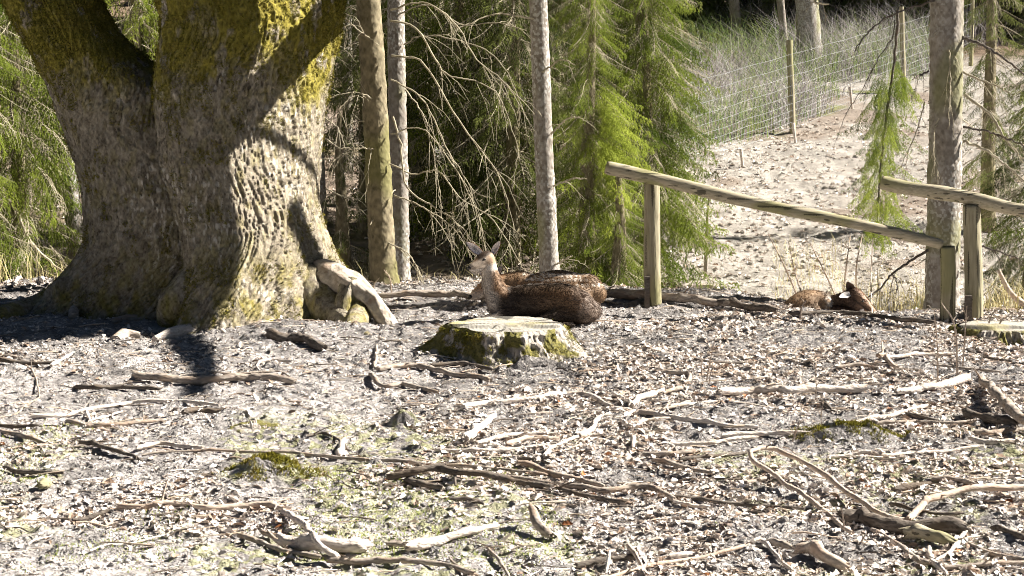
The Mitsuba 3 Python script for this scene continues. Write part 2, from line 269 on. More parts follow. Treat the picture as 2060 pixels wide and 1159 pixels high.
# ------------------------------------------------------------------ the old oak
OY = 20.7
def stem(keys, depth, skew, yoff, top, seed, lobes, nth=460, nz=360):
    """One stem of the oak: keys (py, left px, right px) of its outline; oval sections with a ridge turned to one side, furrowed bark in relief."""
    k = np.array(keys, float)
    zs = np.array([at(0, q, OY)[2] for q in k[:, 0]]); s = pxm(OY)
    xl, xr = (k[:, 1] - 1030) / s, (k[:, 2] - 1030) / s
    o = np.argsort(zs); zs, xl, xr = zs[o], xl[o], xr[o]
    z = np.concatenate([np.linspace(-0.25, 4.3, nz), np.linspace(4.4, top, 24)])
    from scipy.interpolate import PchipInterpolator as P
    zz = np.clip(z, zs[0], None); L, R = P(zs, xl)(np.minimum(zz, zs[-1])), P(zs, xr)(np.minimum(zz, zs[-1]))
    ml, mr = (xl[-1] - xl[-2]) / (zs[-1] - zs[-2]), (xr[-1] - xr[-2]) / (zs[-1] - zs[-2])
    ex = np.maximum(0, z - zs[-1]); L, R = L + ml * 0.8 * ex, R + mr * 0.5 * ex
    c, a = (L + R) / 2, (R - L) / 2 
    th = np.linspace(0, 2 * np.pi, nth, endpoint=False) + np.pi / 2; th = th + .45 * np.cos(th)                 # closer together on the near side
    b = np.interp(z, [-0.25, 0.3, 1.0, 2.5, 6], depth)
    ca, sa = np.cos(th)[None], np.sin(th)[None]
    x = c[:, None] + a[:, None] * ca
    y = OY + yoff + b[:, None] * sa + skew * a[:, None] * ca
    Z = np.repeat(z[:, None], nth, 1)
    # buttress ribs and hollows that fade upwards
    q = np.stack([np.cos(th)[None] * 1.3 + 0 * Z, np.sin(th)[None] * 1.3 + 0 * Z, Z * 0.35], -1)
    rib = meshkit.fbm(q * 1.7 + seed, 3, seed) - 0.5
    amp = 0.16 + 0.12 * np.exp(-np.maximum(Z, 0) / 0.6)
    flare = 0
    for (deg, w_, A_, h_) in lobes:
        dd = np.abs((th - math.radians(deg) + np.pi) % (2 * np.pi) - np.pi)[None] + .25 * (meshkit.noise(np.stack([0 * Z, 0 * Z, Z * 2.2 + deg], -1), seed) - .5)
        flare = flare + A_ * np.exp(-(dd / math.radians(w_)) ** 2) * np.exp(-np.maximum(Z, 0) / h_)
    nx, nyv = ca * b[:, None], sa * a[:, None]; ln = np.sqrt(nx**2 + nyv**2); nx, nyv = nx / ln, nyv / ln
    # bark: upright ridges that split and join
    arc = th[None] * (a + b)[:, None] / 2
    w = meshkit.fbm(np.stack([arc * 4, Z * 3, 0 * Z], -1), 2, seed + 3) - 0.5
    st3 = lambda fa, fz: np.stack([arc * fa, Z * fz, 0 * Z + seed], -1)
    wx = meshkit.fbm(st3(3, 1.6), 2, seed + 4) - .5; wz = meshkit.fbm(st3(5, 3), 2, seed + 5) - .5
    U, W_ = arc * 19 + 1.6 * wx + .7 * (meshkit.noise(st3(22, 12), seed + 9) - .5), Z * 2.8 + 1.3 * wz
    d1, d2 = np.full(U.shape, 9.0), np.full(U.shape, 9.0)
    def hsh(i_, j_, k_): return np.modf(np.abs(np.sin(i_ * 127.1 + j_ * 311.7 + k_ * 74.7 + seed) * 43758.5453))[0]
    for di in (-1, 0, 1):
        for dj in (-1, 0, 1):
            ci, cj = np.floor(U) + di, np.floor(W_) + dj; q_ = np.hypot(ci + hsh(ci, cj, 1) - U, cj + hsh(ci, cj, 2) - W_)
            d2 = np.where(q_ < d1, d1, np.minimum(d2, q_)); d1 = np.minimum(d1, q_)
    plate = np.clip((d2 - d1) * 2.4, 0, 1) ** .65
    deep = .6 + .8 * meshkit.fbm(st3(1.5, 1.0), 2, seed + 10)
    bark = .040 * deep * (plate - .6) + .026 * (meshkit.fbm(st3(26, 6), 2, seed + 7) - .5) + .016 * (meshkit.noise(st3(60, 40), seed + 8) - .5)
    d = rib * amp + bark + flare
    v = np.stack([x + nx * d, y + nyv * d, Z], -1).reshape(-1, 3)
    n = len(z); i, j = np.meshgrid(np.arange(n - 1), np.arange(nth), indexing='ij'); j2 = (j + 1) % nth
    f = np.stack([i * nth + j, i * nth + j2, (i + 1) * nth + j2, (i + 1) * nth + j], -1).reshape(-1, 4)
    f = np.vstack([f[:, [0, 1, 2]], f[:, [0, 2, 3]]])
    k0 = len(v); v = np.vstack([v, v[-nth:].mean(0)[None]]); j = np.arange(nth)
    return v, np.vstack([f, np.stack([(n - 1) * nth + j, (n - 1) * nth + (j + 1) % nth, j * 0 + k0], 1)])
oak = thing('old_oak', 'massive old forked oak with mossy furrowed bark and spreading roots', 'tree')
left = stem([(0, 18, 208), (60, 48, 240), (120, 78, 300), (170, 100, 370), (240, 126, 450), (300, 146, 490), (400, 172, 515), (480, 176, 520), (540, 150, 520), (600, 112, 510), (640, 90, 510)], [.80, .84, .88, .80, .6], 0.02, 0.12, 9.0, 3, [(-84, 12, .10, .40), (-150, 18, .30, .40), (-50, 12, .08, .4), (-115, 10, .10, .35), (180, 22, .4, .4)])
right = stem([(0, 352, 680), (60, 362, 673), (120, 352, 662), (200, 345, 650), (300, 352, 637), (400, 372, 633), (460, 385, 644), (520, 392, 664), (580, 385, 690), (640, 380, 705)], [1.2, 1.1, 1.0, .95, .8], 0.92, 0.05, 9.0, 11, [(-60, 14, .12, .30), (-104, 12, .20, .30), (-15, 18, .22, .40), (-135, 10, .30, .35), (-82, 9, .10, .22)])
def tufts(pts, nrm, seed, size=0.02, k=5):
    """Little moss blades standing on the given points."""
    r = rng(seed); n = len(pts)
    d = nrm[:, None] + r.normal(0, .55, (n, k, 3)); d /= np.linalg.norm(d, axis=-1, keepdims=True)
    sd = np.cross(d, r.normal(0, 1, (n, k, 3))); sd /= np.linalg.norm(sd, axis=-1, keepdims=True)
    o = pts[:, None] + r.normal(0, size * .5, (n, k, 3)); ln = size * r.uniform(.6, 1.7, (n, k, 1))
    v = np.stack([o - sd * size * .2, o + sd * size * .2, o + d * ln], 2).reshape(-1, 3)
    return v, np.arange(len(v)).reshape(-1, 3)
def bend(m, fn): return fn(m[0]), m[1]
part(oak, 'trunk', right, 'bark_oak'); part(oak, 'trunk', left, 'bark_oak', label='left stem of the oak, in its own shade')
mp, mn = [], []
for m_, sd_ in ((right, 1), (left, 2)):
    r = rng(sd_); tm = trimesh.Trimesh(*m_, process=False); q = r.integers(0, len(tm.vertices), 60000); p = np.array(tm.vertices)[q]; nn = np.array(tm.vertex_normals)[q]
    k_ = (nn[:, 1] < .35) & (p[:, 2] > .1) & (p[:, 2] < 4.2) & (meshkit.fbm(p * [6, 6, 3.2], 3, 5) + .22 * sst(1.9, 3.1, p[:, 2]) + .05 * sst(1.0, .1, p[:, 2]) > .63); mp.append(p[k_]); mn.append(nn[k_])
mp, mn = np.vstack(mp), np.vstack(mn)
part(oak, 'moss', tufts(mp + .004 * mn, mn, 9, .020, 5), 'moss', False, label='cushions of yellow green moss on the bark', kind='stuff')
def root(px, radii, seed, sides=26, rough=0.16, n=60, sink=0.45, matn='bark_oak', lab=None, lift=0.0, name='root', scale=0.07):
    p = np.array([on_ground(*q) if len(q) == 2 else at(*q) for q in px]); r = np.asarray(radii, float)
    for k, q in enumerate(px):
        if len(q) == 2: p[k, 2] += r[k] * (1 - 2 * sink) + lift
    P = spline(p, n); R = np.interp(np.linspace(0, 1, n), np.linspace(0, 1, len(r)), r)
    return part(oak, name, tube(P, R, sides, rough, scale, seed), matn, label=lab)
# buttresses and roots
root([(140, 585, 20.3), (80, 622), (-10, 645), (-120, 660)], [.16, .16, .13, .06], 21, lab='long root running out under the left side of the oak')
root([(440, 470, 20.4), (415, 520, 19.95), (385, 570, 19.72), (352, 615, 19.6), (338, 650)], [.08, .12, .17, .18, .12], 22, lab='sunlit buttress root in front of the dark hollow')
root([(525, 600, 19.9), (535, 650), (552, 678)], [.16, .13, .04], 23)
root([(610, 570, 20.5), (655, 622, 20.15), (690, 648), (740, 678)], [.26, .20, .13, .04], 24, lab='mossy buttress root spreading towards the stump')
root([(146, 645), (158, 628), (176, 622), (215, 630), (265, 633), (310, 634), (345, 642), (378, 648)], [.05, .075, .085, .08, .08, .075, .06, .03], 27, 16, sink=0.0, rough=.3, lab='bare snaking surface root at the foot of the oak', matn='wood_grey')
root([(225, 650), (260, 644), (310, 642)], [.03, .045, .03], 28, 10, sink=.3, matn='wood_grey')
root([(310, 684), (345, 676), (372, 668), (430, 664), (452, 670)], [.03, .07, .06, .06, .02], 29, 12, sink=.35, matn='wood_pale', lab='pale worn root hump breaking the soil in front of the oak')
root([(232, 690), (250, 678), (282, 676)], [.06, .07, .03], 30, 10, sink=.35, matn='wood_grey')
root([(640, 560, 20.6), (684, 568, 20.3), (716, 582, 20.1), (744, 604, 19.98), (768, 634, 19.85), (790, 660, 19.72), (812, 682, 19.6)], [.22, .17, .135, .105, .095, .07, .03], 31, 30, .42, matn='root_worn', lab='bare arching root with its bark worn white', scale=.12)
root([(708, 578, 20.16), (697, 602, 20.0), (687, 636, 19.86)], [.15, .115, .07], 32, 20, .4, matn='bark_oak', scale=.1)
root([(700, 585, 20.25), (722, 630, 20.0), (706, 668)], [.14, .15, .09], 34, 20, .25, scale=.09)
# limbs above the frame
def limb(pts, radii, seed):
    n = 50; P = spline(np.array(pts, float), n); R = np.interp(np.linspace(0, 1, n), np.linspace(0, 1, len(radii)), radii)
    part(oak, 'limb', tube(P, R, 18, .2, .12, seed), 'bark_oak')

limb([(-2.6, 20.9, 6.9), (-2.2, 20.5, 6.1), (-1.7, 20.1, 5.3), (-1.2, 19.95, 4.65), (-.75, 20.0, 4.32), (-.27, 20.0, 4.33), (.45, 20.08, 4.43), (1.1, 20.22, 4.58), (1.96, 20.36, 4.75), (2.83, 20.1, 4.98), (3.5, 18.7, 5.1), (3.85, 17.4, 5.2)], [.42, .38, .33, .29, .28, .29, .28, .27, .22, .14, .10, .07], 35)
limb([(-.2, 20.2, 4.35), (-.5, 20.45, 4.2), (-.79, 20.62, 4.1), (-.91, 20.84, 4.1), (-.98, 21.23, 4.14), (-.97, 21.7, 4.22), (-.9, 22.5, 4.45), (-.8, 23.4, 4.8)], [.24, .24, .23, .23, .22, .21, .16, .08], 36)
limb([(.05, 20.25, 4.45), (.32, 20.52, 4.56), (1.19, 21.23, 4.72), (2.13, 22.24, 4.78), (2.7, 22.8, 4.8)], [.06, .05, .048, .04, .02], 37)

# ------------------------------------------------------------------ the sawn stump and the stump at the frame's right
def stump(key, c, rx, ry, h, seed, lobes, label_cut):
    nth, nz = 260, 60
    th = np.linspace(0, 2 * np.pi, nth, endpoint=False); t = np.linspace(0, 1, nz)       # t=0 at the cut, 1 at the ground
    prof = 1 + 0.05 * t + 0.32 * t ** 2.6
    lob = np.zeros_like(th)
    L = []
    for (ang, w, a0, a1) in lobes:
        d = np.abs((th - math.radians(ang) + np.pi) % (2 * np.pi) - np.pi); L.append((np.exp(-(d / w) ** 2), a0, a1))
    rr = prof[:, None] + sum(g[None] * (a0 + (a1 - a0) * t[:, None] ** 1.7) for g, a0, a1 in L)
    z = c[2] + h * (1 - t)[:, None] - 0.12 * t[:, None] ** 3 + 0 * th[None]
    x, y = rr * rx * np.cos(th)[None], rr * ry * np.sin(th)[None]
    q = np.stack([np.cos(th)[None] * 14 + 0 * z, np.sin(th)[None] * 14 + 0 * z, z * 9], -1)
    bark = (1 - np.abs(2 * meshkit.noise(q, seed) - 1)) * 0.045 + (meshkit.fbm(q * 0.3, 3, seed + 1) - 0.5) * 0.14 + 0.03 * (meshkit.noise(q * 2.2, seed + 2) - .5)
    bark = bark * np.minimum(1, t * 8)[:, None]
    ln = np.sqrt(x**2 + y**2); x, y = x * (1 + bark / ln), y * (1 + bark / ln)
    v = np.stack([c[0] + x, c[1] + y, z], -1).reshape(-1, 3)
    i, j = np.meshgrid(np.arange(nz - 1), np.arange(nth), indexing='ij'); j2 = (j + 1) % nth
    f = np.stack([i * nth + j, (i + 1) * nth + j, (i + 1) * nth + j2, i * nth + j2], -1).reshape(-1, 4)
    part(key, 'bark', (v, f), 'stump_bark')
    # cut face: rings of points, gently uneven, edge just inside the bark
    nr = 26; rad = np.linspace(0, 1, nr) ** 0.8
    E = rr[0] * (1 + 0.015 * np.sin(th * 9 + 1) + 0.01 * np.sin(th * 23))
    fx, fy = rad[:, None] * E[None] * rx * np.cos(th)[None], rad[:, None] * E[None] * ry * np.sin(th)[None]
    P = np.stack([fx * 4, fy * 9, 0 * fx], -1)
    fz = 0.018 * (meshkit.fbm(P, 3, seed + 4) - 0.5) + 0.035 * sst(0.15, 0.25, -fy / ry + 0.05 * np.sin(fx * 9)) * -1 - 0.03 * sst(0.9, 1.0, rad)[:, None] ** 2
    vf = np.stack([c[0] + fx, c[1] + fy, c[2] + h + fz + 0.006], -1).reshape(-1, 3)
    i, j = np.meshgrid(np.arange(nr - 1), np.arange(nth), indexing='ij'); j2 = (j + 1) % nth
    ff = np.stack([i * nth + j, (i + 1) * nth + j, (i + 1) * nth + j2, i * nth + j2], -1).reshape(-1, 4)
    part(key, 'cut_face', (vf, ff), 'cut_face', label=label_cut)
    return v.reshape(nz, nth, 3)
st = thing('tree_stump', 'wide sawn tree stump with mossy sides in front of the resting doe', 'tree stump')
sc = at(1024, 655, 18.25); gz = float(ground_z(sc[0], sc[1] - .5)); CUT[0], CUT[1] = float(sc[0]), float(sc[1])
sc[2] = gz + 0.02
H1 = at(1024, 652, 18.25)[2] - sc[2]
sv = stump(st, sc, .535, .60, H1, 41, [(178, .30, .16, .75), (-22, .28, .0, .38), (-60, .2, -.02, .12), (-118, .22, .04, .12), (-95, .12, -.09, .05), (215, .16, -.10, .02), (60, .4, .0, .3)], 'flat grey sawn top with growth rings')
r = rng(5); ii, jj = r.integers(6, 58, 2600), r.integers(0, 260, 2600); pts = sv[ii, jj]
keep = (meshkit.fbm(pts * [5, 5, 4], 2, 3) + .1 * (pts[:, 0] < CUT[0])) > 0.57
nrm = pts[keep] - [CUT[0], CUT[1], sc[2] - .3]; nrm /= np.linalg.norm(nrm, axis=1, keepdims=True)
part(st, 'moss', tufts(pts[keep], nrm, 6, .016, 7), 'moss', False, kind='stuff')
s2 = thing('tree_stump', 'low sawn stump with a mossy edge beside the right hand fence post', 'tree stump')
c2 = at(2010, 668, 19.3); c2[2] = float(ground_z(c2[0], c2[1])) - .03
H2 = .12
stump(s2, c2, .42, .40, H2, 47, [(200, .4, .1, .3), (-60, .3, 0, .2)], 'pale sawn top')

# ------------------------------------------------------------------ fences
def post_mesh(px_b, px_t, Yd, w, seed):
    b, t = at(*px_b, Yd), at(*px_t, Yd); b = b.copy(); b[2] -= .25
    n = 40; P = b + (t - b) * np.linspace(0, 1, n)[:, None]
    P[:, 0] += .006 * np.sin(np.linspace(0, 7, n) + seed)
    v, f = tube(P, w / 2 / pxm(Yd) * np.linspace(1.06, .96, n), 28, .06, .05, seed, stretch=12)
    return v, f
def rail_mesh(a, b, Yd, w0, w1, seed, Yb=None):
    A, B = at(*a, Yd), at(*b, Yb or Yd); n = 90
    P = A + (B - A) * np.linspace(0, 1, n)[:, None]; P[:, 2] += .012 * np.sin(np.linspace(0, 9, n) + seed)
    R = np.linspace(w0, w1, n) / 2 / pxm(Yd) * (1 + .05 * np.sin(np.linspace(0, 23, n)))
    R[0] *= .93; R[-1] *= .8
    return tube(P, R, 26, .09, .06, seed, stretch=9)
def board(px0, px1, Yd, th=.04):
    a, b = at(px0[0], px0[1], Yd), at(px1[0], px1[1], Yd)
    m = trimesh.creation.box([abs(b[0] - a[0]), th, abs(a[2] - b[2]) + .2]); m.apply_translation([(a[0] + b[0]) / 2, Yd, (a[2] + b[2]) / 2 - .1])
    return np.array(m.vertices), np.array(m.faces)
f1 = thing('wooden_fence', 'weathered sloping pole rail on two round posts above the hillside', 'fence')
part(f1, 'rail', rail_mesh((1220, 339), (1897, 492), 20.9, 27, 20, 51, 19.95), 'wood_rail')
part(f1, 'post', post_mesh((1315, 612), (1310, 366), 20.95, 33, 52), 'wood_post')
part(f1, 'post', post_mesh((1909, 664), (1906, 496), 19.95, 31, 53), 'wood_post', label='short post with a split sunlit top')
part(f1, 'board', board((1297, 556), (1307, 600), 20.83), 'wood_dark', False)
f2 = thing('wooden_fence', 'weathered pole rail on a tall post beside the right hand spruce trunk', 'fence')
part(f2, 'rail', rail_mesh((1774, 366), (2120, 434), 20.5, 28, 27, 54, 19.6), 'wood_rail')
part(f2, 'post', post_mesh((1961, 664), (1956, 412), 20.0, 36, 55), 'wood_post')
part(f2, 'board', board((1941, 594), (1954, 650), 19.86), 'wood_dark', False)
# ------------------------------------------------------------------ fallen branches, logs and sticks lying on the ground
KIND = {'p': 'wood_pale', 'g': 'wood_grey', 'd': 'wood_dark', 'r': 'wood_red', 'o': 'wood_rail'}
SG = 'fallen wood on the bare ground'
def lying(key, pts, w, kind, seed, lift=0.0, w1=None, rough=.22):
    """A branch along photograph points that rest on the ground; w, w1: its width at both ends in photograph pixels. A third number of a point raises it (metres)."""
    G = np.array([on_ground(q[0], q[1]) for q in pts]); up = np.array([q[2] if len(q) > 2 else 0.0 for q in pts])
    if up.any():                                             # a raised point is seen higher: bring it nearer so that it stands where it is seen
        for k, q in enumerate(pts):
            if up[k]: G[k] = on_ground(q[0], q[1] + up[k] * pxm(G[k][1]) * .985); 
    ln = np.linalg.norm(np.diff(G, axis=0), axis=1).sum(); n = max(8, int(ln / .03))
    P = spline(G, n); U = np.interp(np.linspace(0, 1, n), np.linspace(0, 1, len(up)), up)
    R0 = 1.02 * w / 2 / pxm(P[0, 1]); R1 = 1.02 * (w1 or w * .75) / 2 / pxm(P[-1, 1])
    r_ = rng(seed); t = np.linspace(0, 1, n)
    R = (R0 + (R1 - R0) * t) * (1 + .10 * np.sin(t * ln * 14 + seed) * np.sin(t * ln * 5 + 2 * seed) + .28 * np.exp(-((t - r_.uniform(.15, .5)) * ln / .03) ** 2) + .25 * np.exp(-((t - r_.uniform(.5, .9)) * ln / .025) ** 2))
    gz = ground_z(P[:, 0], P[:, 1]); k = max(1, min(n // 3, int(.25 / .03)))
    gz = np.convolve(np.pad(gz, k, mode='edge'), np.ones(2 * k + 1) / (2 * k + 1), 'valid')
    P[:, 2] = gz + R * .95 + U + lift + .012
    wob = .30 * R * (np.sin(t * ln * 9 + seed * 1.7) + .8 * np.sin(t * ln * 23 + seed)) + r_.normal(0, .07, n) * R; P[:, 0] += wob; P[:, 1] += .6 * wob; P[:, 2] += .25 * R * np.sin(t * ln * 13 + seed)
    R[0] *= .85; R[-1] *= .75
    v, f = tube(P, R, 10 if w < 14 else 18, rough, .03, seed, stretch=3.5, jag=1.1)
    put(key, (v, f), KIND[kind], 50)
    if key.count('__') < 2 and ln > .45:                      # snapped off side twigs
        for _ in range(int(min(4, 1 + ln * 1.3))):
            i = r_.integers(2, n - 2); d = P[min(i + 1, n - 1)] - P[i - 1]; d = d / np.linalg.norm(d) * r_.choice([.6, 1]) + np.array([r_.normal(0, .5), r_.normal(0, .7), r_.uniform(.1, .8)]); d /= np.linalg.norm(d)
            l = R[i] + r_.uniform(.02, .05) + (r_.uniform(.05, .2) if r_.random() < .4 else 0); u = np.linspace(0, 1, 5)[:, None]
            part(key, 'snag', tube(P[i] + d * l * u + np.array([0, 0, -.2 * l]) * u ** 2, np.linspace(min(.45 * R[i], .012), min(.2 * R[i], .005), 5), 5), KIND[kind])
    return key
ns = [100]
def S(label, kind, w, *pts, name='fallen_branch', lift=0.0, w1=None, forks=()):
    ns[0] += 1
    key = thing(name, label, 'log' if name == 'log' else 'branch', SG)
    if not forks: lying(key, pts, w, kind, ns[0], lift, w1); return
    lying(numbered('stem', key), pts, w, kind, ns[0], lift, w1)
    for i_, (fw, fp) in enumerate(forks): lying(numbered('fork', key), fp, fw, kind, ns[0] * 7 + i_, lift)
L, B, K = 'log', 'fallen_branch', 'stick'
S('dark straight stick cut off by the left frame edge level with the sawn stump', 'd', 10, (-20, 740), (50, 741), (104, 742), name=K)
S('short pale forked bit of wood right of the dark stick at the left edge', 'p', 7, (103, 749), (122, 727), (149, 712), name=K)
S('thin arching twig curving down like a bow near the left edge', 'g', 4, (12, 713), (40, 730), (62, 752), (75, 780), (79, 803), (68, 815), (45, 825), (30, 840), (-12, 853), name='twig')
S('thick bark covered log lying level below the oak', 'g', 16, (272, 772), (345, 776), (430, 775), (510, 770), (589, 776), name=L, w1=14)
S('dark knobbly stick just under the left end of the bark covered log', 'd', 10, (153, 787), (190, 790), (250, 788), (322, 792), name=K)
S('long pale arched branch with a thin side fork above the splintered stub', 'p', 9, (65, 845), (110, 843), (170, 830), (250, 815), (290, 812), (360, 815), (440, 826), forks=[(5, [(178, 851), (215, 838), (246, 825)]), (6, [(172, 832), (182, 851)])])
S('brown weathered branch below the long pale arched one', 'g', 9, (135, 853), (165, 858), (230, 857), (290, 848), (332, 842))
S('black wet piece of wood pointing at the splintered stub', 'd', 11, (366, 840), (400, 834), (446, 836), name=K)
S('dark stick at the left edge, upper of two close ones', 'd', 8, (-10, 863), (40, 866), (78, 867), name=K)
S('grey stick at the left edge, lower of two close ones', 'g', 10, (-6, 871), (45, 884), (88, 888), name=K)
S('dark branch bent down at its thin right end, left of the long straight rod', 'd', 11, (163, 895), (185, 896), (212, 906), (250, 912), (268, 920), (287, 936), w1=5)
S('pale curved branch piece right above the tip of the long straight rod', 'p', 10, (276, 909), (305, 903), (330, 898), (365, 905), (405, 909))
S('very long straight thin rod crossing the mossy hump', 'g', 5, (288, 923), (350, 918), (450, 917), (520, 918), (600, 920), (680, 930), (760, 937), (860, 945), (960, 953), (1020, 957), (1100, 968), name='rod', w1=9)
S('dark gently bent stick alone in the mud at far left', 'd', 9, (12, 940), (35, 949), (80, 956), (128, 960), name=K, w1=8)
S('small sawn off round of wood alone in the mud at far left', 'o', 17, (77, 984), (100, 977), name='wood_chunk', w1=15)
S('pinkish smooth straight branch in the lower left', 'r', 11, (236, 1022), (300, 1026), (350, 1026), (420, 1028), (500, 1026), (545, 1022), (570, 1033), w1=13)
S('short black stick below the pinkish branch', 'd', 10, (152, 1046), (185, 1042), (222, 1037), name=K)
S('thin pale twig on the greenest patch at lower left', 'p', 5, (183, 1116), (205, 1102), (260, 1094), (335, 1077), name='twig')
S('fine bent twig at the left edge in the lower left mud', 'd', 3, (-10, 1077), (35, 1072), (63, 1079), name='twig')
S('short thick dark log between oak and sawn stump', 'd', 20, (538, 690), (580, 692), (615, 697), (652, 711), name=L, w1=17)
S('pale hooked twig bent like a sickle below the short dark log', 'p', 6, (588, 734), (550, 729), (525, 733), (518, 742), (522, 754), name='twig')
S('thin dark twig running along the bark covered log', 'g', 5, (422, 757), (480, 761), (522, 757), (560, 757), (584, 767), name='twig')
S('upright pointing pale stick end joined to the grey branch in front of the stump', 'g', 7, (757, 703), (758, 725), (752, 745), (772, 748), name=K)
S('straight grey branch in front of the sawn stump', 'g', 11, (765, 749), (830, 742), (880, 748), (930, 760), (986, 771), w1=11)
S('flat dark strip of bark lying behind the straight grey branch', 'd', 9, (870, 740), (920, 738), (960, 740), (992, 748), name='bark_strip')
S('wavy grey branch below the straight grey one', 'g', 10, (745, 763), (760, 778), (785, 780), (808, 776), (840, 785), (882, 794), w1=8)
S('bleached white branch arched at its right half in the middle of the clearing', 'p', 11, (930, 833), (980, 820), (1020, 818), (1070, 812), (1110, 805), (1130, 799), (1170, 798), (1200, 807), (1230, 826), w1=9)
S('white chunk of bark leaning up in the middle of the clearing', 'p', 18, (938, 902), (962, 876), (995, 846), name='wood_chunk', w1=12)
S('long straight white stick under the leaning white chunk', 'p', 9, (878, 918), (960, 918), (1030, 916), (1100, 912), name=K)
S('pale arched stick, upper one right of the leaning white chunk', 'p', 9, (960, 906), (1000, 894), (1060, 882), (1125, 884), name=K)
S('brownish pale arched stick, lower one right of the leaning white chunk', 'r', 11, (1020, 905), (1070, 893), (1125, 892), name=K)
S('white Y shaped branch with its thick arm pointing up', 'p', 8, (1096, 936), (1115, 910), (1150, 890), (1185, 882), (1215, 882), forks=[(12, [(1165, 886), (1190, 872), (1208, 852)])])
S('short stubby pale branch standing out of the litter', 'p', 10, (1262, 880), (1272, 893), (1275, 909), name=K)
S('hooked grey and white branch curling round at its upper right', 'g', 9, (1340, 763), (1378, 763), (1388, 769), (1376, 788), (1350, 800), (1325, 806), w1=7)
S('white splayed branch fork right of the arched white branch', 'p', 13, (1270, 829), (1290, 812), (1338, 794), forks=[(8, [(1236, 797), (1255, 812), (1272, 828)]), (9, [(1233, 832), (1268, 831)]), (7, [(1262, 845), (1278, 833)])])
S('thin crooked branch rising to the right under the splayed fork', 'g', 7, (1292, 838), (1340, 831), (1370, 822), (1392, 813), forks=[(6, [(1328, 842), (1346, 821)])])
S('pale knotty branch running right from the splayed fork', 'p', 11, (1288, 840), (1340, 849), (1400, 860), (1450, 869), (1525, 870), forks=[(8, [(1272, 867), (1296, 858), (1345, 853)])])
S('stubby white stick under the knotty branch', 'p', 9, (1248, 857), (1272, 869), name=K)
S('big bleached log with peeling bark on the right half of the clearing', 'p', 15, (1448, 804), (1500, 796), (1560, 797), (1600, 798), (1650, 792), (1737, 790), name=L, w1=16)
S('bleached jagged branch pieces right of the big bleached log', 'p', 13, (1805, 799), (1850, 792), (1890, 786), (1947, 769), w1=17)
S('long thin branch lying level below the right hand fence posts', 'p', 8, (1770, 733), (1820, 727), (1860, 720), (1930, 718), (1975, 720))
S('thin dark stick sloping down to the right edge below the small stump', 'd', 5, (1950, 708), (1985, 720), (2035, 731), name=K)
S('grey thin stick under the long thin branch at right', 'g', 6, (1880, 740), (1920, 742), (2010, 752), name=K)
S('short grey stick left of the thick crooked stub', 'g', 7, (1685, 745), (1730, 742), (1768, 745), name=K)
S('thick crooked brown stub below the long thin branch', 'r', 11, (1766, 733), (1782, 732), (1795, 742), (1806, 748), name='stub')
S('splintered grey split branch leaning in from the right edge', 'g', 14, (1975, 772, .03), (1995, 797, .06), (2025, 828, .08), (2075, 868, .08), w1=22)
S('dark broad plank of rotten wood at the right edge', 'd', 20, (1944, 843), (1985, 855), (2045, 866), name='plank', w1=16)
S('white slightly bowed branch below the big bleached log', 'p', 11, (1710, 859), (1760, 850), (1800, 842), (1866, 820))
S('long thin stick over the mossy hole on the right', 'g', 8, (1735, 860), (1800, 855), (1850, 852), (1910, 858), (1968, 854), name=K)
S('thin dark stick just above the mossy hole stick', 'd', 7, (1828, 843), (1870, 848), (1892, 851), name=K)
S('little dark branch left of the white bowed branch', 'd', 6, (1652, 821), (1668, 831), (1682, 836), name=K)
S('grey stick running out at the right edge below the dark plank', 'g', 11, (1960, 879), (2005, 876), (2070, 870), name=K)
S('flat white split wood at the right edge below the grey stick', 'p', 12, (1952, 893), (2000, 899), (2070, 895), name='split_wood')
S('tall bent loop of a branch shaped like a hairpin, right foreground', 'r', 10, (1714, 1082), (1680, 1062), (1620, 1015), (1580, 985, .03), (1550, 965, .08), (1520, 945, .13), (1509, 930, .17), (1512, 918, .2), (1528, 912, .2), (1560, 916, .18), (1600, 930, .15), (1640, 957, .1), (1700, 1000, .06), (1750, 1031, .02), (1790, 1050), (1828, 1057), w1=11)
S('knotty branch rising from the hairpin branch to the right edge', 'r', 15, (1830, 1057), (1855, 1032, .03), (1880, 1018, .05), (1920, 1005, .07), (1980, 995, .08), (2070, 993, .06), w1=13)
S('thick dark log in the right foreground below the hairpin branch', 'd', 30, (1697, 1058), (1740, 1063), (1800, 1070), (1870, 1077), (1937, 1082), name=L, w1=30)
S('block of yellowish mossy wood resting against the thick dark log', 'o', 26, (1822, 1090), (1870, 1096), (1914, 1103), name='wood_chunk', w1=22)
S('slender grey branch sloping down in front of the thick dark log', 'g', 9, (1755, 1075), (1790, 1095), (1820, 1118), (1840, 1135), (1868, 1146), w1=12)
S('twisted pale root curving up at the right end of the thick dark log', 'p', 10, (1941, 1082), (1925, 1103), (1912, 1126), (1880, 1138), name='root_piece')
S('pale bent branch end at the bottom right', 'p', 12, (1868, 1112), (1876, 1138), (1905, 1170), name=K)
S('long smooth stick rising rightward along the bottom edge', 'r', 8, (1215, 1165), (1300, 1145), (1400, 1130), (1480, 1115), (1527, 1097), name=K, w1=7)
S('slim stick sloping down to the bottom edge right of the long smooth one', 'p', 9, (1533, 1098), (1560, 1130), (1595, 1168), name=K)
S('thick pale branch with an orange broken end at the bottom', 'r', 22, (1600, 1132), (1640, 1140), (1700, 1156), name=L, w1=26)
S('grey split piece just above the orange broken end', 'g', 13, (1545, 1106), (1598, 1121), name='split_wood')
S('dark wavy branch continuing right from the long foreground branches', 'd', 9, (1355, 1010), (1400, 1011), (1440, 1018), (1500, 1018), (1615, 1031))
S('short grey stick passing under the hairpin branch', 'g', 9, (1500, 986), (1540, 972), (1580, 955), name=K)
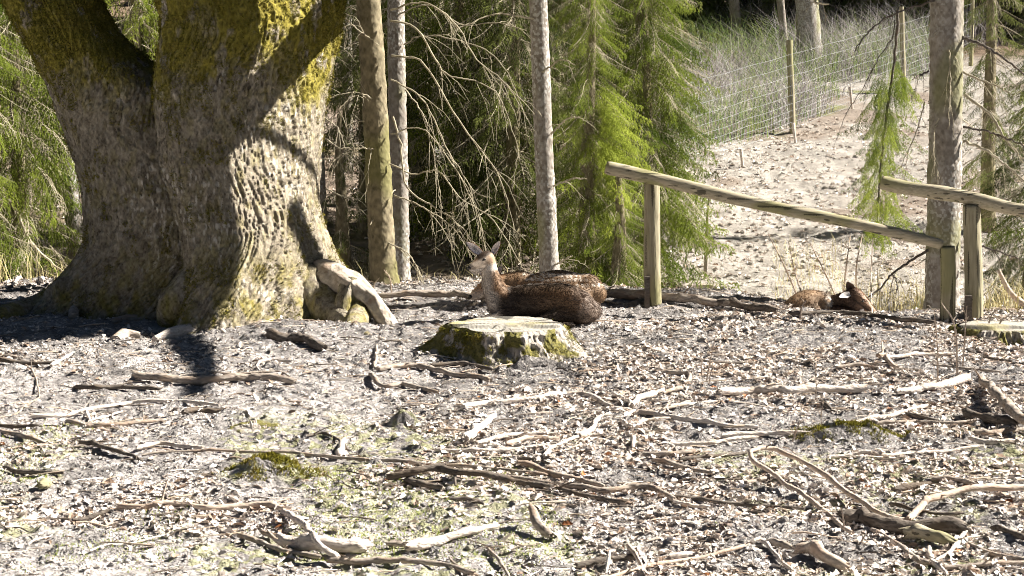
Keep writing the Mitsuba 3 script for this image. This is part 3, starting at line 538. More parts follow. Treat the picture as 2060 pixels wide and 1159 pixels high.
S('thin pale branch with a short cross twig below the mossy hole', 'p', 8, (1665, 930), (1740, 928), (1780, 932), (1840, 920), (1905, 915), (1968, 905), forks=[(6, [(1878, 920), (1886, 950)])])
S('dark wedge of wood above the knotty branch', 'd', 14, (1803, 995), (1872, 984), name='wood_chunk')
S('grey lump of split wood right of the dark wedge', 'g', 12, (1880, 974), (1920, 977), (1962, 986), name='wood_chunk')
S('dark thin branch behind the left end of the knotty branch', 'd', 8, (1790, 1022), (1840, 1038), (1900, 1045), (1937, 1047))
S('dark branch sloping off the right edge near the bottom', 'd', 12, (1995, 1075), (2030, 1085), (2075, 1102))
S('grey stick near the bottom right corner, upper one', 'g', 9, (1950, 1110), (2000, 1128), (2070, 1139), name=K)
S('grey stick near the bottom right corner, lower one', 'g', 10, (1900, 1152), (1980, 1147), (2070, 1139), name=K)
S('long foreground branch, dark at its thick left end, with a short stub', 'd', 16, (785, 970, .02), (830, 963, .04), (880, 958, .05), (940, 965, .05), (1000, 975, .03), (1060, 985), (1120, 998), (1180, 1010), (1240, 1020), (1267, 1022), w1=9, forks=[(7, [(915, 966, .02), (917, 991)])])
S('smooth S shaped branch crossing the long foreground branch', 'g', 9, (1005, 970), (1040, 973), (1100, 985), (1160, 995), (1220, 997), (1280, 991), (1320, 1000), (1356, 1019), w1=14)
S('rough barked branch behind the S shaped one', 'g', 13, (1045, 950), (1080, 952), (1110, 965), (1160, 978), (1217, 989), w1=9)
S('thin dark stick above the rough barked branch', 'd', 7, (1022, 933), (1060, 935), (1085, 941), (1113, 953), name=K)
S('short dark log lying under the thick end of the long foreground branch', 'd', 15, (815, 976), (850, 985), (892, 990), name=L, w1=12)
S('pale short stick continuing from the end of the S shaped branch', 'p', 8, (1355, 1019), (1390, 1024), (1428, 1025), name=K)
S('grey log stub, uppermost of three stacked right of centre', 'g', 11, (1297, 925), (1350, 926), (1396, 920), name=K)
S('brown stick, rightmost of three stacked right of centre', 'd', 9, (1372, 935), (1430, 931), (1503, 922), name=K)
S('grey forked stick, lowest of three stacked right of centre', 'g', 10, (1312, 938), (1370, 948), (1432, 959), name=K)
S('short fat broken branch tilted up out of a dark hollow in the foreground', 'g', 15, (1066, 1032, .10), (1085, 1056, .05), (1106, 1080), name=L, w1=19)
S('bleached split log in the centre foreground', 'p', 22, (818, 1107), (870, 1096), (930, 1080), (1000, 1064), name=L, w1=12)
S('grey curved branch left of the bleached split log', 'g', 10, (778, 1097), (830, 1095), (862, 1083), )
S('thick birch like log with fine cross lines and a broken right end', 'p', 30, (562, 1094), (620, 1106), (700, 1110), (738, 1104), name=L, w1=26)
S('straight pale branch lying across the birch like log', 'p', 13, (572, 1034), (610, 1065, .05), (640, 1090, .1), (676, 1122, .02), w1=13)
S('bent dark stick left of the birch like log', 'g', 10, (530, 1070), (558, 1090), (592, 1112), name=K)
S('long grey branch sloping to the bottom left of the birch like log', 'g', 11, (480, 1079), (530, 1100), (580, 1115), (642, 1122), w1=9)
S('thick long branch along the bottom edge in the centre left', 'g', 14, (658, 1128), (740, 1130), (800, 1133), (880, 1140), (955, 1158), w1=10)
S('crooked thin twig at the bottom centre', 'g', 6, (905, 1120), (925, 1140), (962, 1157), name='twig')
S('thin grey stick sloping off the bottom edge at the centre', 'g', 8, (983, 1108), (1010, 1135), (1034, 1168), name=K)
S('dark log half hidden in leaves near the bottom edge', 'd', 14, (1160, 1142), (1220, 1136), (1282, 1131), name=L)
S('brown stick poking up through the leaves near the bottom edge', 'r', 10, (1264, 1104, .06), (1280, 1128, .03), (1292, 1147), name=K)
S('pale stick poking up beside the dark half hidden log', 'p', 7, (1226, 1119, .06), (1219, 1152), name=K)
S('white wood piece behind the long smooth bottom stick', 'p', 11, (1348, 1129), (1402, 1121), name='wood_chunk')
S('little dark twig under the thick end of the long foreground branch', 'd', 8, (905, 1019), (940, 1018), (972, 1022), name='twig')
S('pale flat wood chip behind the long straight rod', 'p', 15, (693, 899), (682, 926), name='wood_chunk')
S('dark bent twig joined over the pale wood chip', 'd', 6, (620, 889), (650, 887), (685, 900), (702, 913), name='twig')
S('straight white stick, upper of two right of the three stacked ones', 'p', 9, (1345, 904), (1430, 905), (1455, 900), (1522, 893), name=K)
S('pale straight stick on the level of the mossy hole', 'p', 10, (1455, 893), (1530, 888), (1640, 890), name=K)
S('long pale stick left of the big bleached log', 'p', 7, (1352, 826), (1400, 818), (1446, 812), name=K)
S('faint thin twig right of the bleached split log', 'g', 5, (1300, 1096), (1330, 1087), (1363, 1078), name='twig')
S('slender dark stick level with the stump foot right of it', 'd', 6, (1395, 738), (1440, 738), (1520, 733), name=K)
# logs along the brink of the clearing
S('long grey log along the brink left of the resting doe', 'g', 12, (768, 603), (850, 603), (935, 607), (985, 612), name=L, w1=14, lift=.02)
S('thick barked log along the brink under the fence post', 'g', 20, (1190, 603), (1260, 606), (1330, 609), (1395, 612), (1470, 620), name=L, w1=15, lift=.02)
S('dark thinner log continuing the brink log to the right', 'd', 16, (1448, 617), (1500, 623), (1562, 632), name=L, w1=13, lift=.02)
S('dark thin pole in front of the two dozing deer', 'd', 10, (1590, 640), (1640, 638), (1700, 637), (1790, 648), (1880, 656), name='pole', w1=9, lift=.01)
S('grey log lying on the pale slope behind the fence post', 'p', 13, (1346, 579), (1400, 583), (1460, 586), name=L, w1=10)
S('bleached log in the pile left of the oak, upper one', 'p', 12, (-20, 548), (40, 544), (118, 560), name=L)
S('pale log in the pile left of the oak, lower one', 'p', 13, (-15, 562), (40, 566), (90, 572), name=L)
S('short pale stick leaning in the pile left of the oak', 'p', 8, (30, 580), (45, 562), name=K)
S('thin pale branch across the dead leaves left of the oak', 'p', 6, (75, 508), (105, 530), (140, 548), name=K)

# ------------------------------------------------------------------ splintered stub, mounds, clods
def clod(seed, sub=2):
    m = trimesh.creation.icosphere(subdivisions=sub); v = np.array(m.vertices)
    v *= (0.55 + 0.9 * meshkit.fbm(v * 1.6 + seed * 5, 3, seed))[:, None]; v[:, 2] *= .7
    return v, np.array(m.faces)
stub = thing('rotten_stub', 'splintered rotten stub with upright pale fibres and moss in the left mud', 'tree stump')
b0 = on_ground(515, 868); r = rng(61); ms, mf = [], []
for k in range(34):
    a = r.uniform(-.14, .14); o = b0 + [a, r.uniform(-.02, .12), -.05]; h = r.uniform(.07, .16) * (1 - abs(a) * 3)
    tip = o + [r.normal(.0, .012) + a * .25, .02, h]; w = r.uniform(.008, .02)
    P = np.linspace(o, tip, 5); ms.append(tube(P, np.array([1, .95, .9, .7, .25]) * w, 5, .2, .02, k))
part(stub, 'splinters', cat(ms), 'wood_pale', False, kind='stuff')
v, f = clod(3, 4); v = v * [.26, .16, .10] + b0 + [-.02, .12, -.01]
part(stub, 'rotten_core', (v, f), 'stump_bark')
def mound(label, px, rx, ry, h, seed, matn='soil', dens=1500, name='mossy_mound', catg='mound', ts=.018):
    key = thing(name, label, catg); c = on_ground(*px)
    n = 70; a, t = np.meshgrid(np.linspace(0, 2 * np.pi, n, endpoint=False), np.linspace(0, 1.05, 30), indexing='ij')
    x, y = c[0] + rx * t * np.cos(a), c[1] + ry * t * np.sin(a)
    q = np.stack([x, y, 0 * x], -1)
    z = ground_z(x, y) + h * (1 - t**2) * (.5 + 1.1 * meshkit.fbm(q * 7, 3, seed)) - .02 * t ** 4
    v = np.stack([x, y, z], -1)
    i_, j_ = np.meshgrid(np.arange(n), np.arange(29), indexing='ij'); i2 = (i_ + 1) % n
    f = np.stack([i_ * 30 + j_, i_ * 30 + j_ + 1, i2 * 30 + j_ + 1, i2 * 30 + j_], -1).reshape(-1, 4)
    part(key, 'earth', (v.reshape(-1, 3), f), matn)
    if dens:
        r = rng(seed); pi = r.integers(0, n * 30, dens); p = v.reshape(-1, 3)[pi]; keep = meshkit.fbm(p * 6, 2, seed + 1) > .44
        p = p[keep]; nn = np.tile([[.1, .1, 1.0]], (len(p), 1))
        part(key, 'moss', tufts(p, nn, seed + 2, ts, 6), 'moss', False, kind='stuff')
mound('dark mossy hump of earth crossed by the long straight rod', (548, 958), .42, .26, .06, 71, ts=.02, dens=1500)
mound('mossy bank above a dark hole on the right', (1715, 888), .55, .26, .05, 72)
mound('little yellow moss cushion right of the dark hole', (1832, 893), .07, .07, .06, 73, dens=500)
mound('dark crumbly clump of earth in the middle of the mud', (815, 858), .16, .1, .06, 74, dens=0, name='earth_clump', catg='clump of earth')
mound('heap of loose clods piled against the front of the sawn stump', (1072, 738), .38, .2, .06, 75, dens=0, name='earth_clump', catg='clump of earth')

# ------------------------------------------------------------------ leaf litter, twigs, clods, grass
def leaf(seed):
    """A dry lobed oak leaf, curled."""
    r = rng(seed); t = np.linspace(0, 1, 6); w = .5 * np.sin(np.pi * np.clip(t * .9 + .05, 0, 1)) ** .8 * (1 + .2 * np.where(np.arange(6) % 2, 1, -1)) * .54
    mid = np.stack([t - .5, 0 * t, 0 * t], -1); le = mid + np.stack([.04 * r.normal(size=6), w, 0 * t], -1); ri = mid - np.stack([.04 * r.normal(size=6), w, 0 * t], -1)
    v = np.vstack([mid, le, ri]); c1, c2, tw = r.uniform(-1.1, 1.1), r.uniform(-.3, 1.1), r.uniform(-1.2, 1.2)
    v[:, 2] = c1 * (v[:, 0] ** 2) * .8 + c2 * np.abs(v[:, 1]) ** 1.3 * 1.2 + tw * v[:, 0] * v[:, 1] * .9 + r.normal(0, .025, 18)
    f = []
    for k in range(5): f += [[k, k + 1, 6 + k], [k + 1, 7 + k, 6 + k], [k + 1, k, 12 + k], [12 + k, 13 + k, k + 1]]
    return v, np.array(f)
LEAVES = [leaf(k) for k in range(14)]
def spread(r, n, dens):
    """Ground points with the given density (px, py -> 0..1) inside the clearing that can be seen."""
    out = []
    while sum(map(len, out)) < n:
        y = 10.6 + 12.6 * r.random(200000); x = r.uniform(-1, 1, 200000) * (.292 * 23)
        ok = np.abs(x) < .292 * y
        x, y = x[ok], y[ok]
        out.append(np.stack([x, y], -1)[r.random(len(x)) < dens(x, y)])
    return np.vstack(out)[:n]
def to_px(p):
    d = p - CAM; w = d @ FWD; return W0 / 2 + FOC * (d @ RT) / w, H0 / 2 - FOC * (d @ UP) / w
def leafy(x, y):
    p = np.stack([x, y, 0 * x], -1); c = meshkit.fbm(p / .9, 3, 33); u = x / y / .271
    side = sst(-.35, .15, u + .25 * (14.5 - y) / 3); patch = sst(.50, .60, meshkit.fbm(p / 1.3 + 9, 2, 35)) * sst(16.5, 14, y)
    d = np.clip(.10 + .75 * side + .7 * patch * (u < .1), 0, 1) * (.12 + 1.7 * sst(.38, .62, c))
    return np.clip(d, .05, 1) * (y < 23)
def litter(n, seed, s0, s1, cols, dens, lift=.012):
    r = rng(seed); q = spread(r, n, dens); vs, fs, cs, o = [], [], [], 0
    kind = r.integers(0, len(LEAVES), n)
    for k in range(len(LEAVES)):
        m = kind == k; x, y = q[m, 0], q[m, 1]; c = len(x)
        R = rotz(r.uniform(0, 6.28, c)) @ rotx(r.normal(0, .33, c)) @ roty(r.normal(0, .3, c)) * (r.uniform(s0, s1, c))[:, None, None]
        cl = np.array(cols)[r.choice(len(cols), c)] * r.uniform(.75, 1.2, (c, 1))
        v, f, cc = scatter(*LEAVES[k], R, np.stack([x, y, ground_z(x, y) + r.uniform(.2, 1.6, c) * lift], -1), cl)
        vs.append(v); fs.append(f + o); cs.append(cc); o += len(v)
    return np.vstack(vs), np.vstack(fs), np.clip(np.vstack(cs), 0, .9)
LC = [(.62, .57, .53), (.52, .46, .41), (.70, .66, .63), (.44, .39, .35), (.56, .51, .47), (.42, .36, .32), (.74, .70, .67), (.30, .22, .17)]
v, f, c = litter(20000, 81, .03, .088, LC, leafy)
put('leaf_litter', (v, f), 'leaf_dry', False, color=c); labels['leaf_litter'] = {'kind': 'stuff', 'label': 'pale dry oak leaves scattered over the clearing', 'category': 'dry leaves'}
v, f, c = litter(34000, 82, .012, .04, LC[:6] + [(.16, .13, .11)], lambda x, y: .25 + .75 * leafy(x, y), .008)
put('leaf_crumbs', (v, f), 'leaf_dry', False, color=c); labels['leaf_crumbs'] = {'kind': 'stuff', 'label': 'crumbled leaf bits and wood chips trodden into the soil', 'category': 'leaf crumbs'}
r = rng(83)
q = spread(r, 36, lambda x, y: leafy(x, y) * (y < 17)); vs, fs, cs, o = [], [], [], 0
R = rotz(r.uniform(0, 6.28, 36)) @ rotx(r.normal(0, .4, 36)) * r.uniform(.05, .085, 36)[:, None, None]
v, f, c = scatter(*LEAVES[2], R, np.stack([q[:, 0], q[:, 1], ground_z(q[:, 0], q[:, 1]) + .025], -1), np.array([[.32, .13, .05]]) * r.uniform(.4, 1.0, (36, 1)))
put('russet_leaves', (v, f), 'leaf_dry', False, color=c); labels['russet_leaves'] = {'kind': 'stuff', 'label': 'few russet brown leaves among the pale litter', 'category': 'dry leaves'}
# little twigs
n = 2600; q = spread(rng(84), n, lambda x, y: .3 + .7 * leafy(x, y)); r = rng(85); base = tube(spline([(-.5, 0, 0), (-.15, .04, .02), (.2, -.03, .01), (.5, .03, 0)], 5), [.014, .013, .011, .008, .005], 4)
ln = r.uniform(.06, .42, n) * r.uniform(.5, 1, n); S3 = np.zeros((n, 3, 3)); S3[:, 0, 0] = ln; S3[:, 1, 1] = S3[:, 2, 2] = np.sqrt(ln) * r.uniform(.4, 1.0, n)
R = rotz(r.normal(0, .8, n) + np.pi * r.integers(0, 2, n)) @ roty(r.normal(0, .09, n)) @ S3
v, f, c = scatter(*base, R, np.stack([q[:, 0], q[:, 1], ground_z(q[:, 0], q[:, 1]) + .012], -1), np.array([(.6, .54, .48), (.3, .25, .2), (.12, .1, .085), (.5, .4, .32)])[r.integers(0, 4, n)])
put('twig_litter', (v, f), 'tint', True, color=c); labels['twig_litter'] = {'kind': 'stuff', 'label': 'small broken twigs strewn between the leaves', 'category': 'twigs'}
n = 3200; r = rng(86); q = spread(r, n, lambda x, y: .35 + .65 * (1 - leafy(x, y))); CL = [clod(k, 1) for k in range(6)]; vs, fs, cs, o = [], [], [], 0
kd = r.integers(0, 6, n)
for k in range(6):
    m = kd == k; c_ = int(m.sum()); R = rotz(r.uniform(0, 6.28, c_)) * (r.uniform(.007, .035, c_) * r.uniform(.4, 1, c_))[:, None, None]
    v, f, _ = scatter(*CL[k], R, np.stack([q[m, 0], q[m, 1], ground_z(q[m, 0], q[m, 1]) + .004], -1)); vs.append(v); fs.append(f + o); o += len(v)
put('earth_crumbs', (np.vstack(vs), np.vstack(fs)), 'soil', False); labels['earth_crumbs'] = {'kind': 'stuff', 'label': 'loose crumbs of earth on the trampled soil', 'category': 'earth crumbs'}
# short grass sprouts
def blades(q, h0, h1, seed, lean=.35, w=.004):
    r = rng(seed); n = len(q); a = r.uniform(0, 6.28, n); h = r.uniform(h0, h1, n); b = np.stack([q[:, 0], q[:, 1], ground_z(q[:, 0], q[:, 1]) - .005], -1)
    d = np.stack([np.cos(a), np.sin(a), 0 * a], -1); s = np.stack([-np.sin(a), np.cos(a), 0 * a], -1) * w; up = np.array([0, 0, 1.0])
    ln = r.uniform(.1, 1, n)[:, None] * lean
    m = b + (up + d * ln * .5) * h[:, None] * .55; t = b + (up * .9 + d * ln * 1.5) * h[:, None]
    v = np.stack([b - s, b + s, m - s * .7, m + s * .7, t], 1).reshape(-1, 3)
    f = (np.array([[0, 1, 3], [0, 3, 2], [2, 3, 4]])[None] + np.arange(n)[:, None, None] * 5).reshape(-1, 3)
    return v, f
r = rng(87); q = spread(r, 6000, lambda x, y: sst(.57, .66, meshkit.fbm(np.stack([x * 1.1 + 5, y * 1.1, 0 * x + 2], -1), 3, 0)) * (y < 15.5) * (x < 1.8))
put('short_grass', blades(q, .008, .03, 88, .8, .0035), 'needles_fresh', False); labels['short_grass'] = {'kind': 'stuff', 'label': 'sparse short green grass and moss sprouting in the foreground', 'category': 'grass'}
# ------------------------------------------------------------------ deer
def body(chains, edge=.022, it=12, seg=20):
    """One continuous skin round chains of (x, y, z, r) joints."""
    hulls = []
    for ch in chains:
        for a, b in zip(ch[:-1], ch[1:]):
            hulls.append(m3.Manifold.batch_hull([m3.Manifold.sphere(a[3], seg).translate(a[:3]), m3.Manifold.sphere(b[3], seg).translate(b[:3])]))
    m = m3.Manifold.batch_boolean(hulls, m3.OpType.Add).refine_to_length(edge).to_mesh()
    t = trimesh.Trimesh(m.vert_properties[:, :3], m.tri_verts, process=True)
    return trimesh.smoothing.filter_taubin(t, lamb=.6, nu=-.53, iterations=it)
def ear_mesh(base, tip, width, face, cup=.35, n=10, thick=.006):
    """A cupped leaf shaped ear with thickness: (outer shell, inner lining)."""
    base, tip, face = (np.asarray(q, float) for q in (base, tip, face)); ax = tip - base; L = np.linalg.norm(ax); ax = ax / L
    face = face - ax * (face @ ax); face /= np.linalg.norm(face); sd = np.cross(ax, face)
    u = np.linspace(0, 1, n); w = width / 2 * np.sin(np.pi * np.clip(u * .80 + .18, 0, 1)) ** .8; w[-1] = .002
    s = np.linspace(-1, 1, 9)
    def sheet(off, k):
        return (base + ax * (L * u)[:, None, None] + sd * (w[:, None] * s[None] * k)[..., None] + face * ((cup * width * (s[None] ** 2 - .7) * np.sin(np.pi * u * .9 + .2)[:, None]) + off)[..., None]).reshape(-1, 3)
    i, j = np.meshgrid(np.arange(n - 1), np.arange(8), indexing='ij'); f = np.stack([i * 9 + j, i * 9 + j + 1, (i + 1) * 9 + j + 1, (i + 1) * 9 + j], -1).reshape(-1, 4); f = np.vstack([f[:, [0, 1, 2]], f[:, [0, 2, 3]]])
    return (sheet(0, 1), f), (sheet(thick, .84), f)
def hairs(mesh, colour, n, seed, length, flow, head, w=.0016, lift=.10):
    r = rng(seed); p, fi = trimesh.sample.sample_surface(mesh, n, seed=seed); nr = mesh.face_normals[fi]
    fl = np.array([flow(q) for q in p]); fl = fl - nr * (fl * nr).sum(1)[:, None]; fl /= np.linalg.norm(fl, axis=1, keepdims=True) + 1e-9
    d = fl + nr * lift + r.normal(0, .10, (n, 3)); d /= np.linalg.norm(d, axis=1, keepdims=True); s = np.cross(nr, d); s /= np.linalg.norm(s, axis=1, keepdims=True) + 1e-9
    hd = np.where(head(p), .28, 1.0)[:, None]; L = length * r.uniform(.5, 1.3, (n, 1)) * hd; b = p - nr * .002; w = w * (.6 + .4 * hd)
    v = np.stack([b - s * w, b + s * w, b + d * L * .55 + nr * .003 + s * w * .6, b + d * L], 1).reshape(-1, 3)
    f = (np.array([[0, 1, 2], [0, 2, 3]])[None] + np.arange(n)[:, None, None] * 4).reshape(-1, 3)
    c = colour(p) * (1 + (r.uniform(.55, 1.5, (n, 1)) - 1) * np.where(hd < 1, .2, .42)); return (v, f), np.repeat(np.clip(c, 0, .9), 4, 0)
def deer(label, pos, yaw, chains, colour, ears, eyes, nose, flow, seed, nh=16000, hl=.05, scale=1.0, edge=.022, head=lambda p: p[:, 0] > 9):
    key = thing('deer', label, 'deer', None); M = np.array(rotz(np.array(yaw))) * scale
    tf = lambda v: np.asarray(v) @ M.T + pos
    sk = body(chains, edge); v = np.array(sk.vertices); v = v + np.array(sk.vertex_normals) * (.012 * (meshkit.fbm(v * 9, 3, seed) - .5))[:, None]; sk = trimesh.Trimesh(v, sk.faces, process=False)
    c = colour(v) * (.88 + .24 * meshkit.fbm(v * [18, 40, 40], 2, seed))[:, None]
    part(key, 'body', (tf(v), sk.faces), 'fur', True, color=np.clip(c, 0, .9))
    h, hc = hairs(sk, colour, nh, seed, hl, flow, head); part(key, 'coat', (tf(h[0]), h[1]), 'fur', False, color=hc, kind='stuff')
    for (b, t, w, face, ci, co) in ears:
        o, i_ = ear_mesh(b, t, w, face); e = part(key, 'ear', (tf(o[0]), o[1]), 'fur', True, color=np.tile(co, (len(o[0]), 1)))
        cc = np.tile(ci, (len(i_[0]), 1)); u = np.repeat(np.linspace(0, 1, 10), 9); s = np.tile(np.abs(np.linspace(-1, 1, 9)), 10); cc = cc * (1 - .72 * np.exp(-((u - .4) / .22) ** 2 - (s / .35) ** 2))[:, None]
        part(e, 'ear_lining', (tf(i_[0]), i_[1]), 'fur', True, color=cc)
    for (p, r_) in eyes:
        m = trimesh.creation.icosphere(subdivisions=3, radius=r_); v = np.array(m.vertices) * [1.25, 1, .8] + p; part(key, 'eye', (tf(v), m.faces), 'wet_black')
    if nose is not None:
        m = trimesh.creation.icosphere(subdivisions=3, radius=1); v = np.array(m.vertices) * nose[1] + nose[0]; part(key, 'nose', (tf(v), m.faces), 'wet_black')
    return key
def lerp3(a, b, t): return np.asarray(a)[None] * (1 - t[:, None]) + np.asarray(b)[None] * t[:, None]
# the doe behind the stump; local x to the right, y away, z up, metres; she faces left and a little towards us
DP = on_ground(1090, 655); DP = np.array([(1090 - 1030) / FOC * DP[1], DP[1] + .12, float(ground_z(0.3, DP[1] + .1)) - .01])
doe = [[(.36, -.12, .20, .185), (.22, -.06, .235, .195), (.05, 0, .23, .19), (-.14, .03, .225, .185), (-.30, .05, .22, .165), (-.43, .05, .22, .125)],
       [(.43, -.16, .15, .14), (.36, -.12, .2, .18)], [(.50, -.14, .13, .10), (.40, -.12, .2, .15)], [(.30, -.16, .14, .14), (.12, -.27, .09, .075), (-.02, -.31, .06, .05)],
       [(-.02, -.31, .045, .035), (.20, -.36, .035, .025), (.3, -.36, .03, .025)],
       [(-.32, -.05, .12, .10), (-.46, -.14, .07, .055), (-.60, -.14, .05, .045)], [(-.60, -.14, .045, .035), (-.42, -.2, .035, .028)], [(-.34, .14, .10, .09), (-.52, .17, .06, .05), (-.40, .22, .04, .03)],
       [(-.36, .05, .26, .13), (-.47, .02, .30, .13), (-.52, 0, .42, .108), (-.54, -.01, .52, .092), (-.55, -.015, .62, .082), (-.565, -.02, .67, .082)],
       [(-.45, .02, .2, .12), (-.50, 0, .33, .10)],
       [(-.575, -.03, .695, .085), (-.615, -.06, .69, .072), (-.67, -.095, .645, .054), (-.745, -.14, .603, .036)], [(-.56, -.02, .66, .06), (-.61, -.06, .63, .052), (-.67, -.10, .60, .040), (-.725, -.13, .583, .028)],
       [(.54, -.10, .24, .03), (.60, -.10, .17, .028), (.60, -.1, .10, .015)]]
def doe_c(p):
    x, y, z = p.T; n1 = meshkit.fbm(p * [3.5, 3.5, 5], 3, 7)
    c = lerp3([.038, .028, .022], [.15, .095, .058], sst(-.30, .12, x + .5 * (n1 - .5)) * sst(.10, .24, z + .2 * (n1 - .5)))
    c = c * (1 - .78 * (np.exp(-((z - .42) / .035) ** 2) * (x > -.4)))[:, None] + 0
    rump = sst(.28, .52, x + .3 * (n1 - .5)); c = c * (1 - rump)[:, None] + lerp3([.13, .085, .06], [.34, .29, .26], n1) * rump[:, None]
    neck = sst(.27, .36, z) * (x < -.36); back = sst(-.56, -.46, x - .10 * (z - .4) * -1 + .03 * (n1 - .5))
    nc = lerp3([.42, .375, .335], [.20, .125, .075], back); c = c * (1 - neck)[:, None] + nc * neck[:, None]
    chest = (x < -.42) * sst(-.42, -.52, x); chest = np.where(z < .36, chest, 0); c = c * (1 - chest)[:, None] + np.array([.40, .36, .33]) * chest[:, None]
    hd = z > .575; d = -(x + .575) * .8 - (y + .03) * .55                # how far towards the muzzle
    hc = lerp3([.33, .235, .165], [.36, .30, .25], sst(.0, .08, d)); top = (sst(.025, .055, (z - .70) + d * .42)); fh = sst(.17, .10, d)
    hc = lerp3([1, 1, 1], [0, 0, 0], top)[:, :1] * hc + top[:, None] * (np.array([.035, .022, .015]) * fh[:, None] + np.array([.33, .2, .11]) * (1 - fh)[:, None])
    chin = sst(.612, .595, z + d * .10) * sst(.06, .10, d); hc = hc * (1 - chin)[:, None] + np.array([.62, .58, .54]) * chin[:, None]
    thr = sst(.66, .61, z) * sst(.07, .02, d) * (y < .02); hc = hc * (1 - thr)[:, None] + np.array([.55, .51, .47]) * thr[:, None]
    ring = np.exp(-(((x + .612) / .028) ** 2 + ((z - .690) / .02) ** 2)) * (y < -.08); hc = hc * (1 - .6 * ring)[:, None]
    c[hd] = hc[hd]; return c
flow_doe = lambda q: np.array([.9, -.1, -.45]) if q[2] < .34 else (np.array([.25, 0, -1.0]) if q[2] < .6 else np.array([.8, .4, .15]))
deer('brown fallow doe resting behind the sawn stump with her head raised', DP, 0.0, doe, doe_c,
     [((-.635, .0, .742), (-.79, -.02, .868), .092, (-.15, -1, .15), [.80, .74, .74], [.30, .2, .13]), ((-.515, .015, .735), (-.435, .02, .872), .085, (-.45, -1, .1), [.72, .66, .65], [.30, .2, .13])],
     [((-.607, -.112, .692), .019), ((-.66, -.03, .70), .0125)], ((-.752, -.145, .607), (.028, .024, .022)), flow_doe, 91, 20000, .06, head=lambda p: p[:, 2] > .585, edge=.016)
# the spotted one behind her, its head low at the left behind the log
SP = np.array([(1120 - 1030) / FOC * 20.7, 20.75, float(ground_z(.5, 20.7)) - .01])
spt = [[(.34, 0, .13, .17), (.22, .02, .18, .185), (.02, .05, .205, .195), (-.16, .05, .19, .185), (-.34, .05, .18, .15), (-.46, .03, .2, .12)], [(.44, -.02, .14, .12), (.34, 0, .2, .17)],
       [(.26, -.15, .13, .12), (.05, -.24, .08, .06)], [(-.38, .05, .26, .13), (-.58, .02, .26, .10), (-.72, -.02, .24, .085)], [(-.74, -.02, .23, .085), (-.83, -.08, .20, .065), (-.93, -.15, .13, .040)], [(-.74, -.03, .2, .06), (-.84, -.1, .15, .05), (-.92, -.15, .105, .03)],
       [(-.3, -.06, .1, .09), (-.5, -.12, .06, .05)]]
def spt_c(p):
    x, y, z = p.T; n1 = meshkit.fbm(p * [4, 4, 6], 3, 17)
    c = lerp3([.10, .066, .042], [.27, .175, .105], n1 * 1.2 - .1); c = c * (1 - sst(.33, .41, z) * .6)[:, None]
    u, w = x / .058 + .5 * (z / .07).astype(int), z / .055; cell = np.floor(np.stack([u, w], -1)); rr = np.modf(np.sin(cell @ [12.9, 78.2]) * 43758.5)[0]; fr = np.stack([u, w], -1) - cell - .5
    spot = (np.hypot(fr[:, 0] + .2 * rr, fr[:, 1]) < .27) * (rr > -.5) * (x > -.38) * (z > .2); line = (np.abs(z - .345 + .35 * (x - .02) ** 2) < .016) * (np.sin(x * 125) > .35) * (np.abs(x) < .30)
    m = np.clip(spot * .75 + line * .9, 0, 1); c = c * (1 - m)[:, None] + np.array([.74, .69, .63]) * m[:, None]
    hd = x < -.58; hc = lerp3([.36, .22, .13], [.55, .48, .42], sst(.24, .12, z)); c[hd] = hc[hd]; return c
deer('spotted tan deer curled up behind the doe', SP, 0.0, spt, spt_c, [((-.70, .02, .30), (-.86, .06, .37), .08, (-.3, -1, .3), [.62, .52, .48], [.34, .2, .12]), ((-.68, .08, .32), (-.60, .15, .43), .08, (-.3, -1, .3), [.62, .52, .48], [.34, .2, .12])],
     [((-.815, -.135, .215), .012)], ((-.95, -.17, .125), (.024, .022, .022)), lambda q: np.array([.9, 0, -.4]), 93, 14000, .04)
# two dozing deer beyond the brink on the right
def low(px, py, Y): p = at(px, py, Y); return p
Q = low(1634, 636, 20.9)
cur = [[(-.14, .08, .07, .14), (-.03, .12, .10, .155), (.08, .16, .09, .15)], [(-.16, .03, .0, .12), (.05, .06, .0, .14), (.2, .1, -.02, .12)], [(.08, .12, .14, .10), (.16, .04, .10, .08), (.19, -.04, .03, .06)]]
def cur_c(p):
    x, y, z = p.T; n1 = meshkit.fbm(p * 8, 2, 27); c = lerp3([.14, .095, .065], [.32, .22, .14], n1 * 1.3 - .1)
    dk = sst(.16, .08, z) * sst(.08, .0, x); c = c * (1 - .7 * dk)[:, None]; wt = sst(.10, .17, x) * (np.sin(z * 90) * np.sin(x * 70) > -.1) * .8; return c * (1 - wt)[:, None] + np.array([.66, .62, .57]) * wt[:, None]
deer('tawny deer curled up asleep, left one of the two below the brink', Q, 0.0, cur, cur_c, [], [], None, lambda q: np.array([.6, -.1, -.6]), 95, 6000, .035, 1.12)
Q2 = low(1708, 634, 20.8)
doz = [[(-.10, .2, .02, .13), (-.03, .1, .09, .09), (.02, .04, .14, .08), (.05, .0, .165, .072)], [(.05, 0, .165, .072), (.10, -.03, .12, .058), (.18, -.07, .045, .036), (.215, -.09, .01, .026)], [(.03, 0, .10, .065), (.10, -.04, .06, .05), (.19, -.08, .01, .028)], [(-.10, .02, .0, .09), (-.02, -.06, .0, .07)]]
def doz_c(p):
    x, y, z = p.T; c = lerp3([.06, .035, .025], [.24, .15, .10], sst(.02, .10, x)); st_ = sst(.02, .05, x) * np.exp(-((z - .125 + .75 * (x - .05)) / .012) ** 2); c = c * (1 - .8 * st_)[:, None]
    ch = sst(.035, .015, z - .0 * x) * (x > .05); return c * (1 - ch)[:, None] + np.array([.55, .47, .38]) * ch[:, None]
